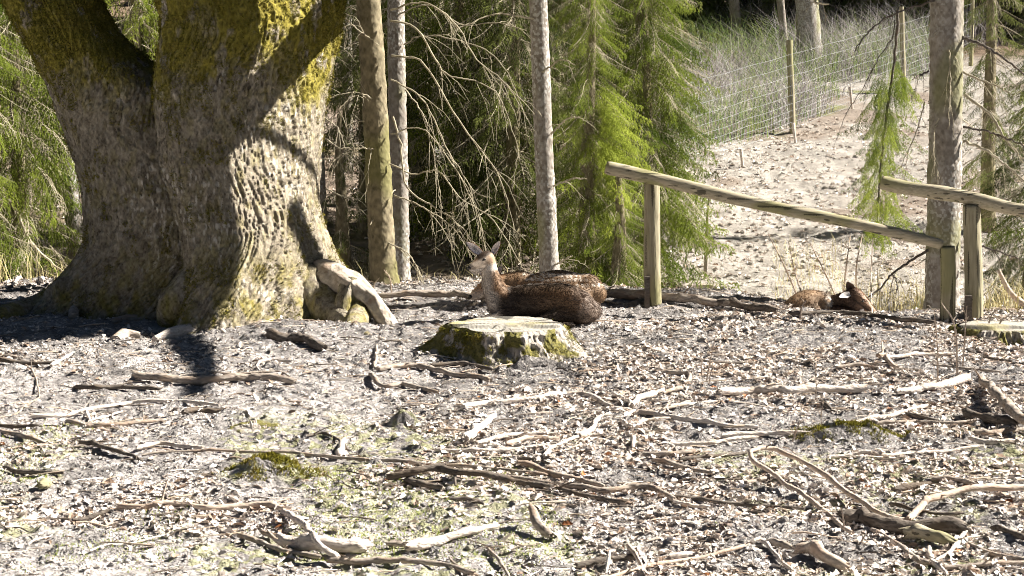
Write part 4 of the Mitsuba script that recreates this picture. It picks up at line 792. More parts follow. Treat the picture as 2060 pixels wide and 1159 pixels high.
deer('dark deer dozing with its head stretched to the right, below the brink', Q2, 0.0, doz, doz_c, [((.0, -.03, .185), (-.105, -.09, .165), .062, (.1, -1, .45), [.70, .68, .68], [.3, .24, .2]), ((.035, .03, .20), (-.02, .02, .285), .075, (-.5, -1, .2), [.16, .11, .09], [.35, .25, .18])],
     [((.098, -.085, .128), .010)], ((.228, -.10, .012), (.017, .016, .016)), lambda q: np.array([-.7, .2, .3]), 97, 6000, .03, 1.3)
# ------------------------------------------------------------------ spruce boughs (prototypes, copied as instances)
def bough(seed, L=1.5, droop=.35, sec=.075, secl=.52, hang=.85, shoot=.055, need=11, bare=0.2, nl=.034, nw=.0075):
    r = rng(seed); n = 14; t = np.linspace(0, 1, n)
    ax = np.stack([L * t, .10 * L * np.sin(t * 3 + seed) * t, -droop * L * t ** 1.6 + .12 * L * t ** 5], -1)
    wood = [tube(ax, np.linspace(.010, .003, n), 5)]
    O, D, LN = [], [], []
    for s in np.arange(bare * .5, 1.0, sec / L):
        for sd in (-1, 1):
            if r.random() < .12: continue
            k = np.array([np.interp(s, t, ax[:, c]) for c in range(3)])
            l = secl * (1.05 - s) ** .55 * r.uniform(.5, 1.15); d = np.array([.55, sd * r.uniform(.5, 1), -.1]); d /= np.linalg.norm(d)
            u = np.linspace(0, 1, 6)[:, None]; q = k + d * l * u * (1 - hang * .45 * u) + np.array([0, 0, -hang * l]) * u ** 1.7 + r.normal(0, .012, (6, 3)) * u
            wood.append(tube(q, np.linspace(.0035, .0014, 6), 3, cap=False))
            if s < bare: continue
            m = max(2, int(l / shoot))
            for j in range(m):
                w = (j + .6) / m; p = np.array([np.interp(w, u[:, 0], q[:, c]) for c in range(3)])
                g = np.array([np.interp(min(1, w + .1), u[:, 0], q[:, c]) for c in range(3)]) - p; g /= np.linalg.norm(g) + 1e-9
                sv = np.cross(g, [0, 0, 1.0]) + 1e-3; sv /= np.linalg.norm(sv)
                a = (1 if j % 2 else -1) * r.uniform(.3, .8) if j < m - 1 else 0
                dd = g * math.cos(a) + sv * math.sin(a) + np.array([0, 0, -.2 * hang]); O.append(p); D.append(dd / np.linalg.norm(dd)); LN.append(r.uniform(.06, .12))
    if not O: return cat(wood), None
    O, D, LN = np.array(O), np.array(D), np.array(LN); k = len(O)
    a = rng(seed + 1).uniform(0, 6.28, (k, need)); e1 = np.cross(D, [.3, .2, .93]); e1 /= np.linalg.norm(e1, axis=1, keepdims=True); e2 = np.cross(D, e1)
    R = e1[:, None] * np.cos(a)[..., None] + e2[:, None] * np.sin(a)[..., None]
    s = np.linspace(0, 1, need)[None, :, None] * np.ones((k, 1, 1)); b = O[:, None] + D[:, None] * (LN[:, None, None] * s)
    tip = b + (R * .75 + D[:, None] * .75) * nl; w = np.cross(R, D[:, None]) * nw * .5 + D[:, None] * nw
    v = np.stack([b - w, b + w, tip], 2).reshape(-1, 3)
    # the shoot itself, a slim three sided spike
    v2 = np.stack([O + e1[:, :] * .0035, O - e1 * .002 + e2 * .0035, O - e1 * .002 - e2 * .0035, O + D * (LN * 1.12)[:, None]], 1).reshape(-1, 3)
    f2 = (np.array([[0, 1, 3], [1, 2, 3], [2, 0, 3]])[None] + np.arange(k)[:, None, None] * 4).reshape(-1, 3)
    return cat(wood), cat([(v, np.arange(len(v)).reshape(-1, 3)), (v2, f2)])
def group(key, mesh, matn): scene[key] = {'type': 'shapegroup', 'mesh': mikit.ply(mesh, matn, smooth=False)}
NV = 3
for k in range(NV):
    w_, n_ = bough(200 + k, droop=.35 + .1 * k)
    for kind in ('needles', 'needles_fresh', 'needles_dull'): group(f'bough_{kind}_{k}', n_, kind)
    group(f'bough_wood_{k}', w_, 'twig_grey')
    wf, nf = bough(220 + k, L=1.5, droop=.4, sec=.15, secl=.6, hang=.8, shoot=.12, need=7, bare=.1, nl=.14, nw=.045)
    group(f'far_bough_{k}', nf, 'needles_dull')
    wd, _ = bough(240 + k, L=1.5, droop=.55, sec=.05, secl=.62, hang=.9, bare=2)
    group(f'dead_bough_{k}', wd, 'twig_grey')
cnt = {}
def inst(key, grp, pos, az, ln, pitch=0.0, roll=0.0):
    c = cnt[key] = cnt.get(key, 0) + 1; labels.setdefault(key, {'kind': 'stuff'})
    scene[f'{key}__{c:03d}'] = {'type': 'instance', 'group': {'type': 'ref', 'id': grp}, 'to_world': T4().translate([float(q) for q in pos]).rotate([0, 0, 1], math.degrees(az)).rotate([0, 1, 0], math.degrees(pitch)).rotate([1, 0, 0], math.degrees(roll)).scale(float(ln) / 1.5)}
def boughs(tree, base, top, z0, z1, R0, R1, n, kind, seed, dead=0, az=None, lean=None):
    """n boughs round a trunk that runs from base to top."""
    r = rng(seed); base, top = np.array(base, float), np.array(top, float)
    ga = r.uniform(0, 6.28)
    for k in range(n + dead):
        u = (k + .5) / n if k < n else r.random(); h = z0 + (z1 - z0) * u ** .9; ga += 2.4 + r.normal(0, .35)
        a = ga if az is None else r.uniform(*az)
        p = base + (top - base) * (h / (top[2] - base[2])); l = (R0 + (R1 - R0) * u) * r.uniform(.65, 1.15); v = r.integers(0, NV)
        if k < n:
            inst(tree + '__foliage', f'bough_{kind}_{v}' if kind != 'far' else f'far_bough_{v}', p, a, l, r.normal(.05, .12) + .1, r.normal(0, .2))
            if kind != 'far': inst(tree + '__bough', f'bough_wood_{v}', p, a, l, scene[f"{tree}__foliage__{cnt[tree + '__foliage']:03d}"]['to_world'] and 0.1, 0)
        else: inst(tree + '__dead_twigs', f'dead_bough_{v}', p, a, l * r.uniform(.8, 1.4), r.normal(.25, .2), r.normal(0, .3))
def trunk(tree, b, t, w0, w1, seed, sides=26, n=120, matn='bark_spruce', rough=.10, wob=.02):
    b, t = np.array(b, float), np.array(t, float); s = np.linspace(0, 1, n); P = b + (t - b) * s[:, None]
    P[:, 0] += wob * np.sin(s * 9 + seed) * s; P[:, 1] += wob * np.sin(s * 7 + 2 * seed) * s
    R = w0 + (w1 - w0) * s + .28 * w0 * np.exp(-s * (t[2] - b[2]) / .18)
    r = rng(seed)
    for k in range(int((t[2] - b[2]) * 3)): c = r.random(); R = R * (1 + .06 * np.exp(-((s - c) / .006) ** 2))
    part(tree, 'trunk', tube(P, R, sides, rough, .05, seed, stretch=1.2), matn)
def dead(tree, pts, w0, w1, seed, Yd, twigs=6, tl=.35, label=None, matn='twig_grey', Ys=None):
    """One dead branch through photograph points at depths Yd; small twigs leave it."""
    Yl = np.linspace(Yd, Ys if Ys else Yd - .3, len(pts)); P = spline(np.array([at(x, y, q) for (x, y), q in zip(pts, Yl)]), 26); r = rng(seed)
    P[1:-1] += r.normal(0, .006, (24, 3)); ms = [tube(P, np.linspace(w0, w1, 26) * .62 / 2 / pxm(Yd), 6, .15, .02, seed)]
    for k in range(twigs):
        i = r.integers(5, 25); d = P[i] - P[i - 1]; d = d / np.linalg.norm(d) + np.array([r.normal(0, .5), r.normal(0, .6), r.normal(-.35, .4)]); d /= np.linalg.norm(d)
        l = tl * r.uniform(.4, 1.3); u = np.linspace(0, 1, 7)[:, None]; q = P[i] + d * l * u + np.array([0, 0, -.45 * l]) * u ** 2 + r.normal(0, .012, (7, 3)) * u
        ms.append(tube(q, np.linspace(.0042, .0016, 7), 4))
        for m in range(2):
            j = r.integers(2, 6); d2 = d + r.normal(0, .6, 3); d2[2] -= .3; d2 /= np.linalg.norm(d2); l2 = l * r.uniform(.2, .5); q2 = q[j] + d2 * l2 * u[:5] / u[4] + np.array([0, 0, -.3 * l2]) * u[:5] ** 2; ms.append(tube(q2, np.linspace(.003, .0013, 5), 3))
    part(tree, 'dead_branch', cat(ms), matn, True, label=label)
def stubs(tree, b, t, rad, n, seed, l0=.08, l1=.5):
    r = rng(seed); b, t = np.array(b, float), np.array(t, float)
    for k in range(n):
        u = r.uniform(.08, 1); p = b + (t - b) * u; a = r.uniform(0, 6.28); l = r.uniform(l0, l1) * r.uniform(.4, 1)
        s = np.linspace(0, 1, 6)[:, None]; d = np.array([math.cos(a), math.sin(a), r.normal(-.1, .25)])
        q = p + d * (rad * .7 + l * s) + np.array([0, 0, -.4 * l]) * s ** 2 + r.normal(0, .01, (6, 3)) * s
        part(tree, 'branch_stub', tube(q, np.linspace(.012, .004, 6) * (1.3 if l < .15 else .8), 5), 'twig_grey')
def gxy(px, Y): x = (px - 1030) / FOC * Y * 1.004; return np.array([x, Y, float(ground_z(x, Y)) - .05])
def bt(bx, tx, Y, ty=0, above=3.5):
    """base and top of a trunk seen at bx on the ground and at tx in picture row ty; it goes on above the frame."""
    b = gxy(bx, Y); q = at(tx, ty, Y); d = (q - b) / (q[2] - b[2]); return b, q + d * above

# ---- trunks that can be told apart
t1 = thing('spruce_tree', 'dark bare spruce trunk with one sunlit side nearest behind the clearing, left of the doe', 'tree')
b, t = bt(772, 742, 22.7, 0); trunk(t1, b, t, .155, .135, 301, matn='bark_dark'); stubs(t1, b, t, .15, 16, 302)
for k, (pts, w) in enumerate([([(785, 42), (838, 58), (880, 125), (900, 150), (990, 180), (1030, 258), (1046, 322)], 8), ([(787, 112), (840, 120), (872, 155), (920, 240), (980, 318), (1010, 370), (1022, 430), (1003, 476)], 8),
        ([(790, 235), (805, 290), (820, 378), (880, 420), (938, 468), (958, 500)], 7), ([(792, 393), (840, 412), (900, 448), (962, 505)], 7), ([(760, 205), (725, 190), (690, 210), (660, 255)], 6), ([(760, 300), (722, 300), (668, 322)], 5),
        ([(765, 480), (820, 510), (845, 560), (852, 600)], 5), ([(760, 90), (720, 60), (680, 30), (640, 60)], 6), ([(786, 20), (850, 5), (910, 40), (960, 120), (1010, 160), (1075, 230)], 7), ([(784, 330), (830, 350), (880, 345), (930, 400), (990, 440), (1040, 520), (1060, 548)], 6),
        ([(786, 160), (850, 200), (900, 300), (950, 380), (990, 400)], 6), ([(786, 270), (850, 260), (910, 330), (960, 430), (980, 520)], 5)]):
    dead(t1, pts, w, 2.2, 310 + k, 22.6, 9, .45, Ys=22.3)
t2 = thing('spruce_tree', 'pale grey spruce trunk half hidden behind the dark nearest one', 'tree')
b, t = bt(806, 797, 24.0, 0); trunk(t2, b, t, .115, .105, 303); stubs(t2, b, t, .11, 14, 304)
for k, pts in enumerate([[(800, 30), (860, 10), (930, 50), (1000, 45), (1060, 62)], [(815, 180), (850, 230), (870, 300), (890, 420)], [(812, 90), (860, 70), (950, 90), (1010, 130), (1060, 240)]]): dead(t2, pts, 6, 2, 330 + k, 23.9, 8, .45)
t3 = thing('spruce_tree', 'slender leaning spruce trunk rising directly behind the spotted deer', 'tree')
b, t = bt(1107, 1081, 23.4, 0); trunk(t3, b, t, .118, .105, 305); stubs(t3, b, t, .11, 12, 306, .1, .3)
for k, pts in enumerate([[(1075, 38), (1000, 28), (940, 50), (900, 70)], [(1090, 145), (1130, 120), (1155, 130)], [(1108, 270), (1140, 240), (1165, 235)], [(1112, 375), (1150, 360), (1180, 360)], [(1115, 535), (1140, 520), (1152, 515)]]): dead(t3, pts, 7, 3, 340 + k, 23.3, 3, .25)
t4 = thing('spruce_tree', 'sturdy spruce trunk with flaky grey bark behind the right hand fence posts', 'tree')
b, t = bt(1898, 1906, 21.8, 0); trunk(t4, b, t, .19, .185, 307, 36); stubs(t4, b, t, .19, 16, 308, .1, .4)
for k, (pts, w, lab) in enumerate([([(1935, 75), (1975, 90), (2020, 118), (2075, 160)], 13, None), ([(1937, 255), (1990, 265), (2030, 280), (2075, 300)], 8, None), ([(1940, 190), (1990, 230), (2030, 290), (2070, 330)], 11, None),
        ([(1938, 285), (1980, 300), (2020, 330), (2070, 372)], 12, None), ([(1937, 145), (1970, 160), (2010, 175), (2035, 190)], 8, None), ([(1880, 2), (1820, 20), (1770, 45), (1735, 80), (1712, 115)], 7, None), ([(1800, 40), (1795, 75), (1765, 120), (1735, 180), (1700, 230)], 5, None),
        ([(1868, 143), (1850, 152), (1835, 160)], 7, None), ([(1868, 502), (1822, 532), (1790, 555), (1772, 580), (1735, 604)], 9, 'dark crooked dead branch hanging down towards the dozing deer'), ([(1795, 550), (1805, 575), (1798, 610)], 5, None),
        ([(1935, 540), (1985, 565), (2030, 600)], 8, None), ([(1938, 475), (1990, 500), (2050, 520)], 9, None), ([(1900, 60), (1910, 110), (1912, 180), (1908, 260)], 5, None), ([(1895, 230), (1880, 260), (1878, 310), (1890, 360)], 5, None), ([(1860, 205), (1845, 260), (1820, 320), (1795, 350)], 5, None), ([(1760, -60), (1700, -25), (1640, 2), (1668, 8)], 14, None)]):
    dead(t4, pts, w, w * .45, 350 + k, 21.7, 6, .3, lab, 'wood_dark' if k in (0, 1, 5, 6, 7, 8, 9, 11) else 'twig_grey')
# its green branch hanging to the left of the trunk
r = rng(360)
dead(t4, [(1806, 20), (1800, 110), (1785, 220), (1772, 330), (1765, 440)], 11, 5, 361, 22.6, 10, .3, 'thick hanging branch with green foliage left of the trunk', 'wood_dark', 22.6)
for k in range(130):
    u = r.random(); px, py = 1797 - 35 * u + r.normal(0, 9), 105 + 340 * u
    p = at(px, py, 22.6 + r.normal(0, .2)); inst(t4 + '__foliage', f'bough_{"needles" if k % 4 else "needles_fresh"}_{k % NV}', p, r.uniform(0, 6.28), r.uniform(.3, .58), .6 + r.normal(0, .2), r.normal(0, .3))
t5 = thing('spruce_tree', 'straight slim spruce trunk seen through the gap at the left of the oak', 'tree')
b, t = bt(157, 128, 28, 250, 6); trunk(t5, b, t, .125, .10, 309); stubs(t5, b, t, .12, 10, 311)
dead(t5, [(0, 300), (40, 330), (75, 345), (128, 372)], 8, 4, 371, 27.8, 5, .4, matn='wood_dark'); dead(t5, [(-5, 380), (30, 420), (60, 485), (105, 530), (135, 552)], 12, 6, 372, 26.5, 5, .4); dead(t5, [(-5, 150), (20, 170), (60, 215)], 9, 4, 373, 27, 4, .4, matn='wood_dark')
t6 = thing('spruce_tree', 'pale slim trunk peeping out right beside the sunlit edge of the oak', 'tree')
b, t = bt(650, 634, 27.5, 200, 6); trunk(t6, b, t, .10, .08, 312); stubs(t6, b, t, .1, 10, 313)
for k, pts in enumerate([[(648, 60), (690, 20), (740, 5)], [(650, 120), (690, 100), (700, 60)], [(655, 280), (690, 300), (735, 290)], [(655, 380), (690, 395), (720, 400)], [(640, 230), (680, 260), (700, 320)]]): dead(t6, pts, 6, 2, 380 + k, 26.5, 8, .4)
for k, (bx, tx, Y, w, lab) in enumerate([(701, 697, 36, .10, 'thin distant trunk between the oak and the dark spruce'), (838, 832, 30, .09, 'thin dark trunk just right of the pale grey one'), (908, 903, 33, .11, 'distant trunk among the dry twigs above the doe'), (980, 985, 31, .08, 'distant slim trunk left of the leaning one')]):
    t_ = thing('spruce_tree', lab, 'tree'); b, t = bt(bx, tx, Y, 0, 7); trunk(t_, b, t, w, w * .8, 390 + k, 14, 50); stubs(t_, b, t, w, 12, 395 + k, .3, .9)
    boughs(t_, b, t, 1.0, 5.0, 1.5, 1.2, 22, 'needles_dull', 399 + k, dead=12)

# ---- green spruces
def spruce(px, Y, h, z0, R0, n, kind, seed, label, dead_n=0, w=.13, R1=None, grp=None, name='spruce_tree', trunk_=True):
    key = thing(name, label, 'tree', grp); b = gxy(px, Y); t = b + np.array([.02 * h * math.sin(seed), 0, h])
    if trunk_: trunk(key, b, t, w, w * .25, seed, 12, 40, 'bark_dark')
    boughs(key, b, t, z0, min(h * .97, 5.4), R0, R1 if R1 is not None else (R0 * .2 if h < 5.5 else R0 * .8), n, kind, seed + 1, dead_n); return key
spruce(1300, 26.6, 6.5, .5, 1.3, 270, 'needles', 401, 'tall green spruce with hanging boughs left of the pale hillside', 14, .15, .7)
spruce(1178, 25.0, 4.6, .3, .85, 150, 'needles', 403, 'young bright green spruce right behind the leaning trunk', R1=.55)
rf = rng(404); bf, tf_ = gxy(1178, 25.0), gxy(1178, 25.0) + np.array([0, 0, 4.6])
for k in range(46): inst('spruce_tree_%03d__foliage' % (used['spruce_tree'] - 1), f'bough_needles_fresh_{k % NV}', bf + [0, 0, rf.uniform(.7, 3.2)], rf.normal(-.4, .7), rf.uniform(.6, 1.0), .2)
spruce(1245, 24.6, 1.9, .2, .85, 70, 'needles', 405, 'small bushy spruce at the foot of the tall green one')
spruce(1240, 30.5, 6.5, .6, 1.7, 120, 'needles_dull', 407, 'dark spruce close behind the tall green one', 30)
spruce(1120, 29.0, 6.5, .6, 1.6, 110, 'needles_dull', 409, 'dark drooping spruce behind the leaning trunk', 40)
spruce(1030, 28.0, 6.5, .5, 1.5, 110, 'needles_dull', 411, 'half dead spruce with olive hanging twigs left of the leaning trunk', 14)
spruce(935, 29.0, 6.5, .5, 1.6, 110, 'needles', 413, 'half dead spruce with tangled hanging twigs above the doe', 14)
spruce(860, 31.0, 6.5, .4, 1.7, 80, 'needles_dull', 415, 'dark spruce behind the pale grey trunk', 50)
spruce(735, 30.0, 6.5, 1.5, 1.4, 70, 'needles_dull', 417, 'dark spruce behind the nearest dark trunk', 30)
spruce(690, 27.5, 2.4, .2, .8, 20, 'needles_dull', 419, 'small dark spruce low beside the oak', 10)
spruce(40, 27.0, 6.5, .6, 1.35, 150, 'needles', 421, 'sunny green spruce filling the gap left of the oak', 14)
spruce(-90, 25.5, 9, .8, 1.3, 60, 'needles', 423, 'green spruce at the left edge of the frame', 10)
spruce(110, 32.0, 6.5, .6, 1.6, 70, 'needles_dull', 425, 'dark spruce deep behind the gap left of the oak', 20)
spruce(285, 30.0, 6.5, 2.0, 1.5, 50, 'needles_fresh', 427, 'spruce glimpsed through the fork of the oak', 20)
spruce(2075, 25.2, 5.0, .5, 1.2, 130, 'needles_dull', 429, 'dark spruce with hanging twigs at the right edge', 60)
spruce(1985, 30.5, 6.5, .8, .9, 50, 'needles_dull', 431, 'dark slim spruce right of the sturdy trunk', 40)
spruce(2170, 23.5, 4.4, 1.2, 1.0, 30, 'needles', 433, 'green spruce just beyond the right edge', 10)
spruce(1845, 22.6, .55, .06, .35, 8, 'needles', 435, 'tiny green spruce at the foot of the sturdy trunk', 0, .015)
spruce(1770, 23.2, .9, .1, .3, 5, 'needles_dull', 437, 'tiny spruce seedling in the dry grass', 0, .012)
# ---- the far forest on the rise
r = rng(440)
for k in range(84):
    x = r.uniform(-24, 26); y = r.uniform(59, 76) if x > 2 else r.uniform(42, 74)
    if k % 3 == 0: x, y = r.uniform(3, 20), r.uniform(59, 63)
    key = thing('far_spruce', 'dark spruce of the forest on the rise behind', 'tree', 'spruces of the far forest'); b = np.array([x, y, float(ground_z(x, y)) - .1]); h = r.uniform(12, 18); t = b + [0, 0, h]
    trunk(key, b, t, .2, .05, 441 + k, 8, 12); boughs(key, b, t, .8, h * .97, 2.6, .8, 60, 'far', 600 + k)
for k, (bx, tx, by, Y, w, lab) in enumerate([(1626, 1622, 100, 52, .32, 'stout dark trunk on the grassy rise beyond the wire fence'), (1575, 1570, 95, 54, .11, 'thin dark trunk left of the stout one on the rise'), (1652, 1650, 55, 58, .09, 'short stretch of trunk right of the stout one on the rise'), (1480, 1476, 60, 57, .16, 'dim trunk at the left on the rise'), (1745, 1742, 40, 60, .13, 'dim trunk at the right on the rise')]):
    t_ = thing('forest_tree', lab, 'tree'); b, t = bt(bx, tx, Y, 0, 9); trunk(t_, b, t, w, w * .7, 460 + k, 14, 40); boughs(t_, b, t, 5, t[2] - b[2], 2.4, 1.5, 14, 'far', 470 + k)

# ------------------------------------------------------------------ brushwood, wire fence, slope
LN0, LN1 = np.array([3.4, 36.0]), np.array([10.6, 49.0])
def beyond(x, y): return (y - LN0[1]) * (LN1[0] - LN0[0]) - (x - LN0[0]) * (LN1[1] - LN0[1])       # > 0 behind the wire
def thicket(n, seed, h0, h1, r0, cols, far=16.0):
    r = rng(seed); x = r.uniform(-1.5, 17, n * 8); y = r.uniform(33, 60, n * 8); s = beyond(x, y) / 14.9
    ok = (s > .25) & (s < far) & (meshkit.fbm(np.stack([x * .45, y * .45, 0 * x + seed], -1), 2, seed) > .50); x, y = x[ok][:n], y[ok][:n]; n = len(x)
    h = r.uniform(h0, h1, n); a = r.uniform(0, 6.28, n); ln = r.uniform(.1, 1.1, n); b = np.stack([x, y, ground_z(x, y) - .03], -1); d = np.stack([np.cos(a), np.sin(a), 0 * a], -1)
    t = np.linspace(0, 1, 4); P = b[:, None] + (np.array([0, 0, 1.0]) * h[:, None, None]) * t[None, :, None] * (1 - .15 * t[None, :, None]) + d[:, None] * (ln * h)[:, None, None] * (t ** 2)[None, :, None]
    w = r0 * np.array([1, .8, .55, .25]); ang = np.array([0, 2.09, 4.19]); ring = np.stack([np.cos(ang), np.sin(ang), 0 * ang], -1)
    v = (P[:, :, None] + w[None, :, None, None] * ring[None, None]).reshape(n, 12, 3)
    f = []
    for k in range(3):
        for j in range(3): q = (k * 3 + j, k * 3 + (j + 1) % 3, k * 3 + 3 + (j + 1) % 3, k * 3 + 3 + j); f += [[q[0], q[1], q[2]], [q[0], q[2], q[3]]]
    F = (np.array(f)[None] + np.arange(n)[:, None, None] * 12).reshape(-1, 3)
    return v.reshape(-1, 3), F, np.repeat(np.array(cols)[r.integers(0, len(cols), n)] * r.uniform(.7, 1.3, (n, 1)), 12, 0)
v, f, c = thicket(10000, 501, .3, 1.8, .007, [(.20, .185, .19), (.28, .26, .26), (.15, .13, .14), (.40, .39, .40)])
put('brushwood', (v, f), 'tint', True, color=c); labels['brushwood'] = {'kind': 'stuff', 'label': 'grey brown leafless brushwood behind the wire fence', 'category': 'brushwood'}
v, f, c = thicket(6000, 503, .4, 1.5, .007, [(.10, .16, .045), (.14, .20, .06), (.20, .24, .08)])
put('green_broom', (v, f), 'tint', True, color=c); labels['green_broom'] = {'kind': 'stuff', 'label': 'green broom stems among the brushwood', 'category': 'broom'}
wf = thing('wire_fence', 'tall wire mesh fence with thin wooden posts climbing the hillside', 'fence')
def fence_pt(u, h=0.0): x, y = LN0 + (LN1 - LN0) * u; return np.array([x, y, float(base_z(x, y)) + .02 + h])
def fu(px):                                                  # where along the fence a picture column crosses it
    u = np.linspace(-.3, 1.3, 400); q = LN0 + (LN1 - LN0) * u[:, None]; return float(np.interp(px, 1030 + FOC * q[:, 0] / (q[:, 1] * 1.004), u))
UE = [fu(1240), fu(1333), fu(1592), fu(1812), fu(1960)]
for u, h, w in zip(UE, (1.7, 1.7, 1.95, 2.05, 1.9), (.05, .05, .07, .06, .06)):
    P = np.linspace(fence_pt(u, -.3), fence_pt(u, h) + np.array([-.12 if h > 1.9 else 0, 0, 0]), 14); part(wf, 'post', tube(P, w, 10, .1, .05, int(u * 90) + 40), 'wood_post')
uu = np.linspace(UE[0], UE[-1], 60)
for h in (.08, .2, .32, .45, .6, .78, .98, 1.2, 1.42, 1.66): part(wf, 'wire', tube(np.array([fence_pt(u, h + .008 * math.sin(u * 40)) for u in uu]), .0026, 4), 'wire_metal')
part(wf, 'upright_wires', cat([tube(np.array([fence_pt(u, .08), fence_pt(u, 1.66)]), .0019, 3) for u in np.linspace(UE[0], UE[-1], 150)]), 'wire_metal', kind='stuff')
for k, (bx, by, tx, ty, lab) in enumerate([(1496, 338, 1490, 300, 'small wooden stake lowest along the wire fence'), (1602, 288, 1595, 247, 'bluish stake below the tallest fence post'), (1716, 224, 1710, 175, 'pale stake near the green hanging branch')]):
    p = on_ground(bx, by); q = at(tx, ty, p[1]); put(numbered_key := thing('stake', lab, 'stake', 'stakes along the wire fence'), tube(np.linspace(p - [0, 0, .1], q, 6), .03, 8, .1), 'wood_pale')
def stalk(name, lab, catg, grp, pts, w, seed, matn, twigs=0, tl=.25, Y=None):
    b = on_ground(*pts[0]); P = spline(np.array([b - [0, 0, .03]] + [at(x, y, (Y or b[1])) for x, y in pts[1:]]), 14); r = rng(seed); key = thing(name, lab, catg, grp)
    ms = [tube(P, np.linspace(w, w * .4, 14) / 2 / pxm(b[1]), 5, .1, .02, seed)]
    for k in range(twigs):
        i = r.integers(4, 13); d = np.array([r.choice([-1, 1]) * r.uniform(.3, .8), r.normal(0, .4), .8]); d /= np.linalg.norm(d); l = tl * r.uniform(.3, 1); q = P[i] + d * l * np.linspace(0, 1, 5)[:, None]
        ms.append(tube(q, np.linspace(.005, .002, 5), 4))
    put(key, cat(ms), matn)
SGp = 'bare saplings standing in the clearing and on the slope'
stalk('sapling', 'thin bare sapling with a side fork alone on the pale slope', 'sapling', SGp, [(1419, 556), (1421, 490), (1423, 440), (1426, 398)], 9, 521, 'wood_grey', 4, .4)
stalk('sapling', 'pale leaning sapling left of the lone one on the slope', 'sapling', SGp, [(1410, 470), (1395, 430), (1386, 395)], 5, 522, 'wood_pale', 2, .2)
for k, (pts, lab, w) in enumerate([([(1887, 772), (1886, 700), (1879, 624)], 'tall reddish bare shoot left of the three in front of the right fence post', 4), ([(1926, 760), (1924, 680), (1915, 640), (1898, 617)], 'yellowish shoot bent at its tip, middle of three before the right fence post', 5), ([(1936, 742), (1941, 680), (1945, 616)], 'reddish bare shoot right of the three in front of the right fence post', 4),
        ([(1412, 762), (1411, 740), (1410, 710)], 'short reddish shoot, left of a small cluster right of the sawn stump', 4), ([(1420, 770), (1428, 730), (1438, 684)], 'slanting reddish shoot in the small cluster right of the sawn stump', 4), ([(1424, 780), (1432, 745), (1448, 735)], 'lowest leaning shoot in the small cluster right of the sawn stump', 3),
        ([(1655, 880), (1652, 840), (1658, 800)], 'fine bare shoot over the mossy bank', 3), ([(1590, 898), (1600, 870), (1611, 848)], 'pale slanting shoot left of the mossy bank', 5), ([(1610, 642), (1612, 620), (1622, 604)], 'yellow dry shoot in front of the dozing deer', 5), ([(1988, 662), (1992, 640), (2004, 624)], 'yellow forked shoot behind the low right stump', 5), ([(2004, 664), (2015, 645), (2028, 636)], 'yellow bent shoot at the right edge behind the low stump', 5),
        ([(1640, 812), (1642, 780), (1640, 730)], 'faint bare shoot right of the bleached log', 3), ([(1108, 868), (1105, 830), (1104, 800)], 'very fine shoot by the arched white branch', 2), ([(655, 590), (655, 575), (665, 560)], 'twiggy shoot on the oak root', 3), ([(752, 590), (752, 574), (764, 558)], 'bent pale twig shoot behind the white root knuckle', 4), ([(788, 590), (784, 560), (772, 543)], 'straight pale shoot before the dark spruce trunk', 4)]):
    stalk('sapling', lab, 'sapling', SGp, pts, w, 530 + k, 'wood_red', 2, .08)
for k, pts in enumerate([[(1612, 610), (1580, 540), (1545, 470)], [(1622, 612), (1600, 550), (1586, 485)], [(1690, 612), (1660, 550), (1630, 490)], [(1694, 610), (1702, 540), (1711, 472)], [(1728, 620), (1722, 550), (1735, 470)], [(1755, 640), (1752, 560), (1756, 480)]]):
    stalk('dry_stem', ['leftmost leaning pale stem behind the dozing deer', 'second leaning pale stem behind the dozing deer', 'pale stem slanting between the heads of the dozing deer', 'upright tan stem behind the ears of the dozing deer', 'upright tan stem just right of the dozing deer', 'yellowish stem between dozing deer and sturdy trunk'][k], 'plant stem', 'dry stems on the slope behind the dozing deer', pts, 4, 560 + k, 'wood_red', 2, .15, Y=22.0)
def dry(n, px0, px1, Y0, Y1, h0, h1, seed):
    r = rng(seed); Y = r.uniform(Y0, Y1, n); x = (r.uniform(px0, px1, n) - 1030) / FOC * Y; return blades(np.stack([x, Y], -1), h0, h1, seed + 1, .9, .0035)
mat('straw', lambda p, n, uv: MX(col(.42, .36, .16), col(.66, .60, .36), N(p.x * 14, p.y * 14, p.z * 3)), .8, .2, two=True)
put('dry_grass', cat([dry(420, 1700, 1880, 21.8, 26, .15, .75, 571), dry(160, -40, 150, 22.5, 27, .2, .7, 573), dry(260, 1560, 1700, 24.5, 29, .1, .4, 575), dry(200, 1990, 2080, 20.2, 23, .2, .6, 577), dry(300, 650, 1060, 23, 27, .1, .35, 579)]), 'straw', False)
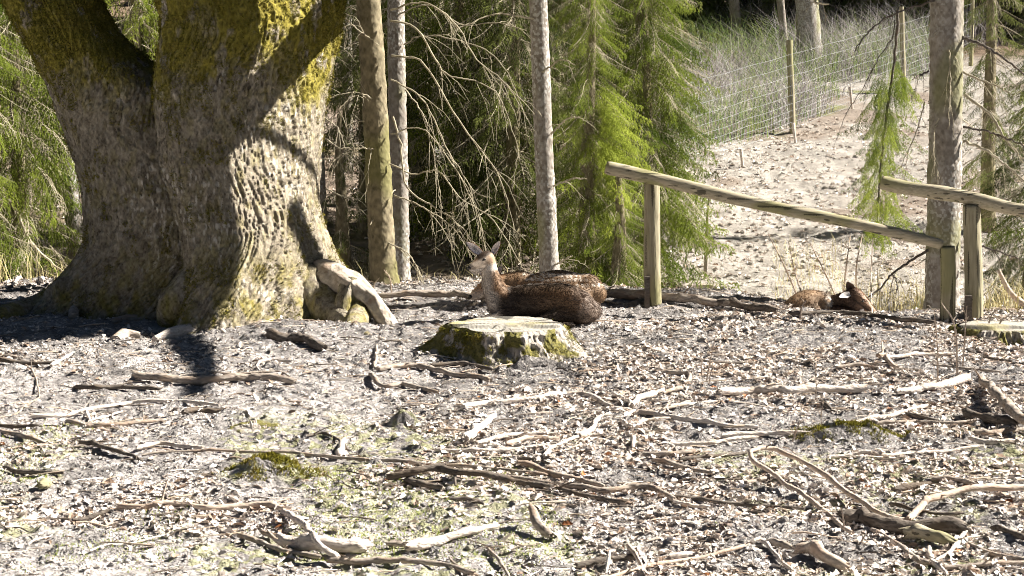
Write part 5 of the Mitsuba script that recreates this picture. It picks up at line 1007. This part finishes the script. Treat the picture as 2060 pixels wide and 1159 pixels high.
labels['dry_grass'] = {'kind': 'stuff', 'label': 'pale yellow dry grass on the slope behind the clearing', 'category': 'dry grass'}
r = rng(581); n = 5000; q = np.stack([r.uniform(-7, 16, n), 23 + 27 * r.random(n) ** 1.5], -1); q = q[(np.abs(q[:, 0]) < .3 * q[:, 1]) & (beyond(q[:, 0], q[:, 1]) < 0) | (q[:, 0] < 2)]; n = len(q)
R = rotz(r.uniform(0, 6.28, n)) * r.uniform(.015, .075, n)[:, None, None] * r.uniform(.3, 1, n)[:, None, None]
v, f, c = scatter(*clod(9, 1), R, np.stack([q[:, 0], q[:, 1], ground_z(q[:, 0], q[:, 1])], -1)); put('slope_clods', (v, f), 'soil', False); labels['slope_clods'] = {'kind': 'stuff', 'label': 'clods of earth churned up on the pale slope', 'category': 'earth clods'}
n = 14000; r = rng(583); q = np.stack([r.uniform(-8, 14, n), 22.5 + 20 * r.random(n) ** 1.3], -1); q = q[np.abs(q[:, 0]) < .3 * q[:, 1]]; n = len(q)
v, f, c = scatter(*LEAVES[4], rotz(r.uniform(0, 6.28, n)) @ rotx(r.normal(0, .5, n)) * r.uniform(.05, .11, n)[:, None, None], np.stack([q[:, 0], q[:, 1], ground_z(q[:, 0], q[:, 1]) + .015], -1), np.array(LC)[r.integers(0, len(LC), n)])
put('slope_leaves', (v, f), 'leaf_dry', False, color=c); labels['slope_leaves'] = {'kind': 'stuff', 'label': 'dead leaves on the slope and under the spruces', 'category': 'dry leaves'}
def standing(name, lab, catg, pts, Y, w0, w1, matn, seed):
    P = spline(np.array([at(x, y, Y) for x, y in pts]), 30); key = thing(name, lab, catg); put(key, tube(P, np.linspace(w0, w1, 30) / 2 / pxm(Y), 12, .12, .03, seed), matn)
standing('fallen_branch', 'smooth pale branch curving up at the right edge behind the low stump', 'branch', [(2085, 628), (2050, 605), (2030, 585), (2018, 562), (2009, 543)], 20.6, 15, 7, 'wood_red', 591)
standing('log', 'reddish brown log behind the low stump at the right edge', 'log', [(1985, 652), (2030, 656), (2090, 650)], 20.2, 18, 26, 'wood_red', 592)
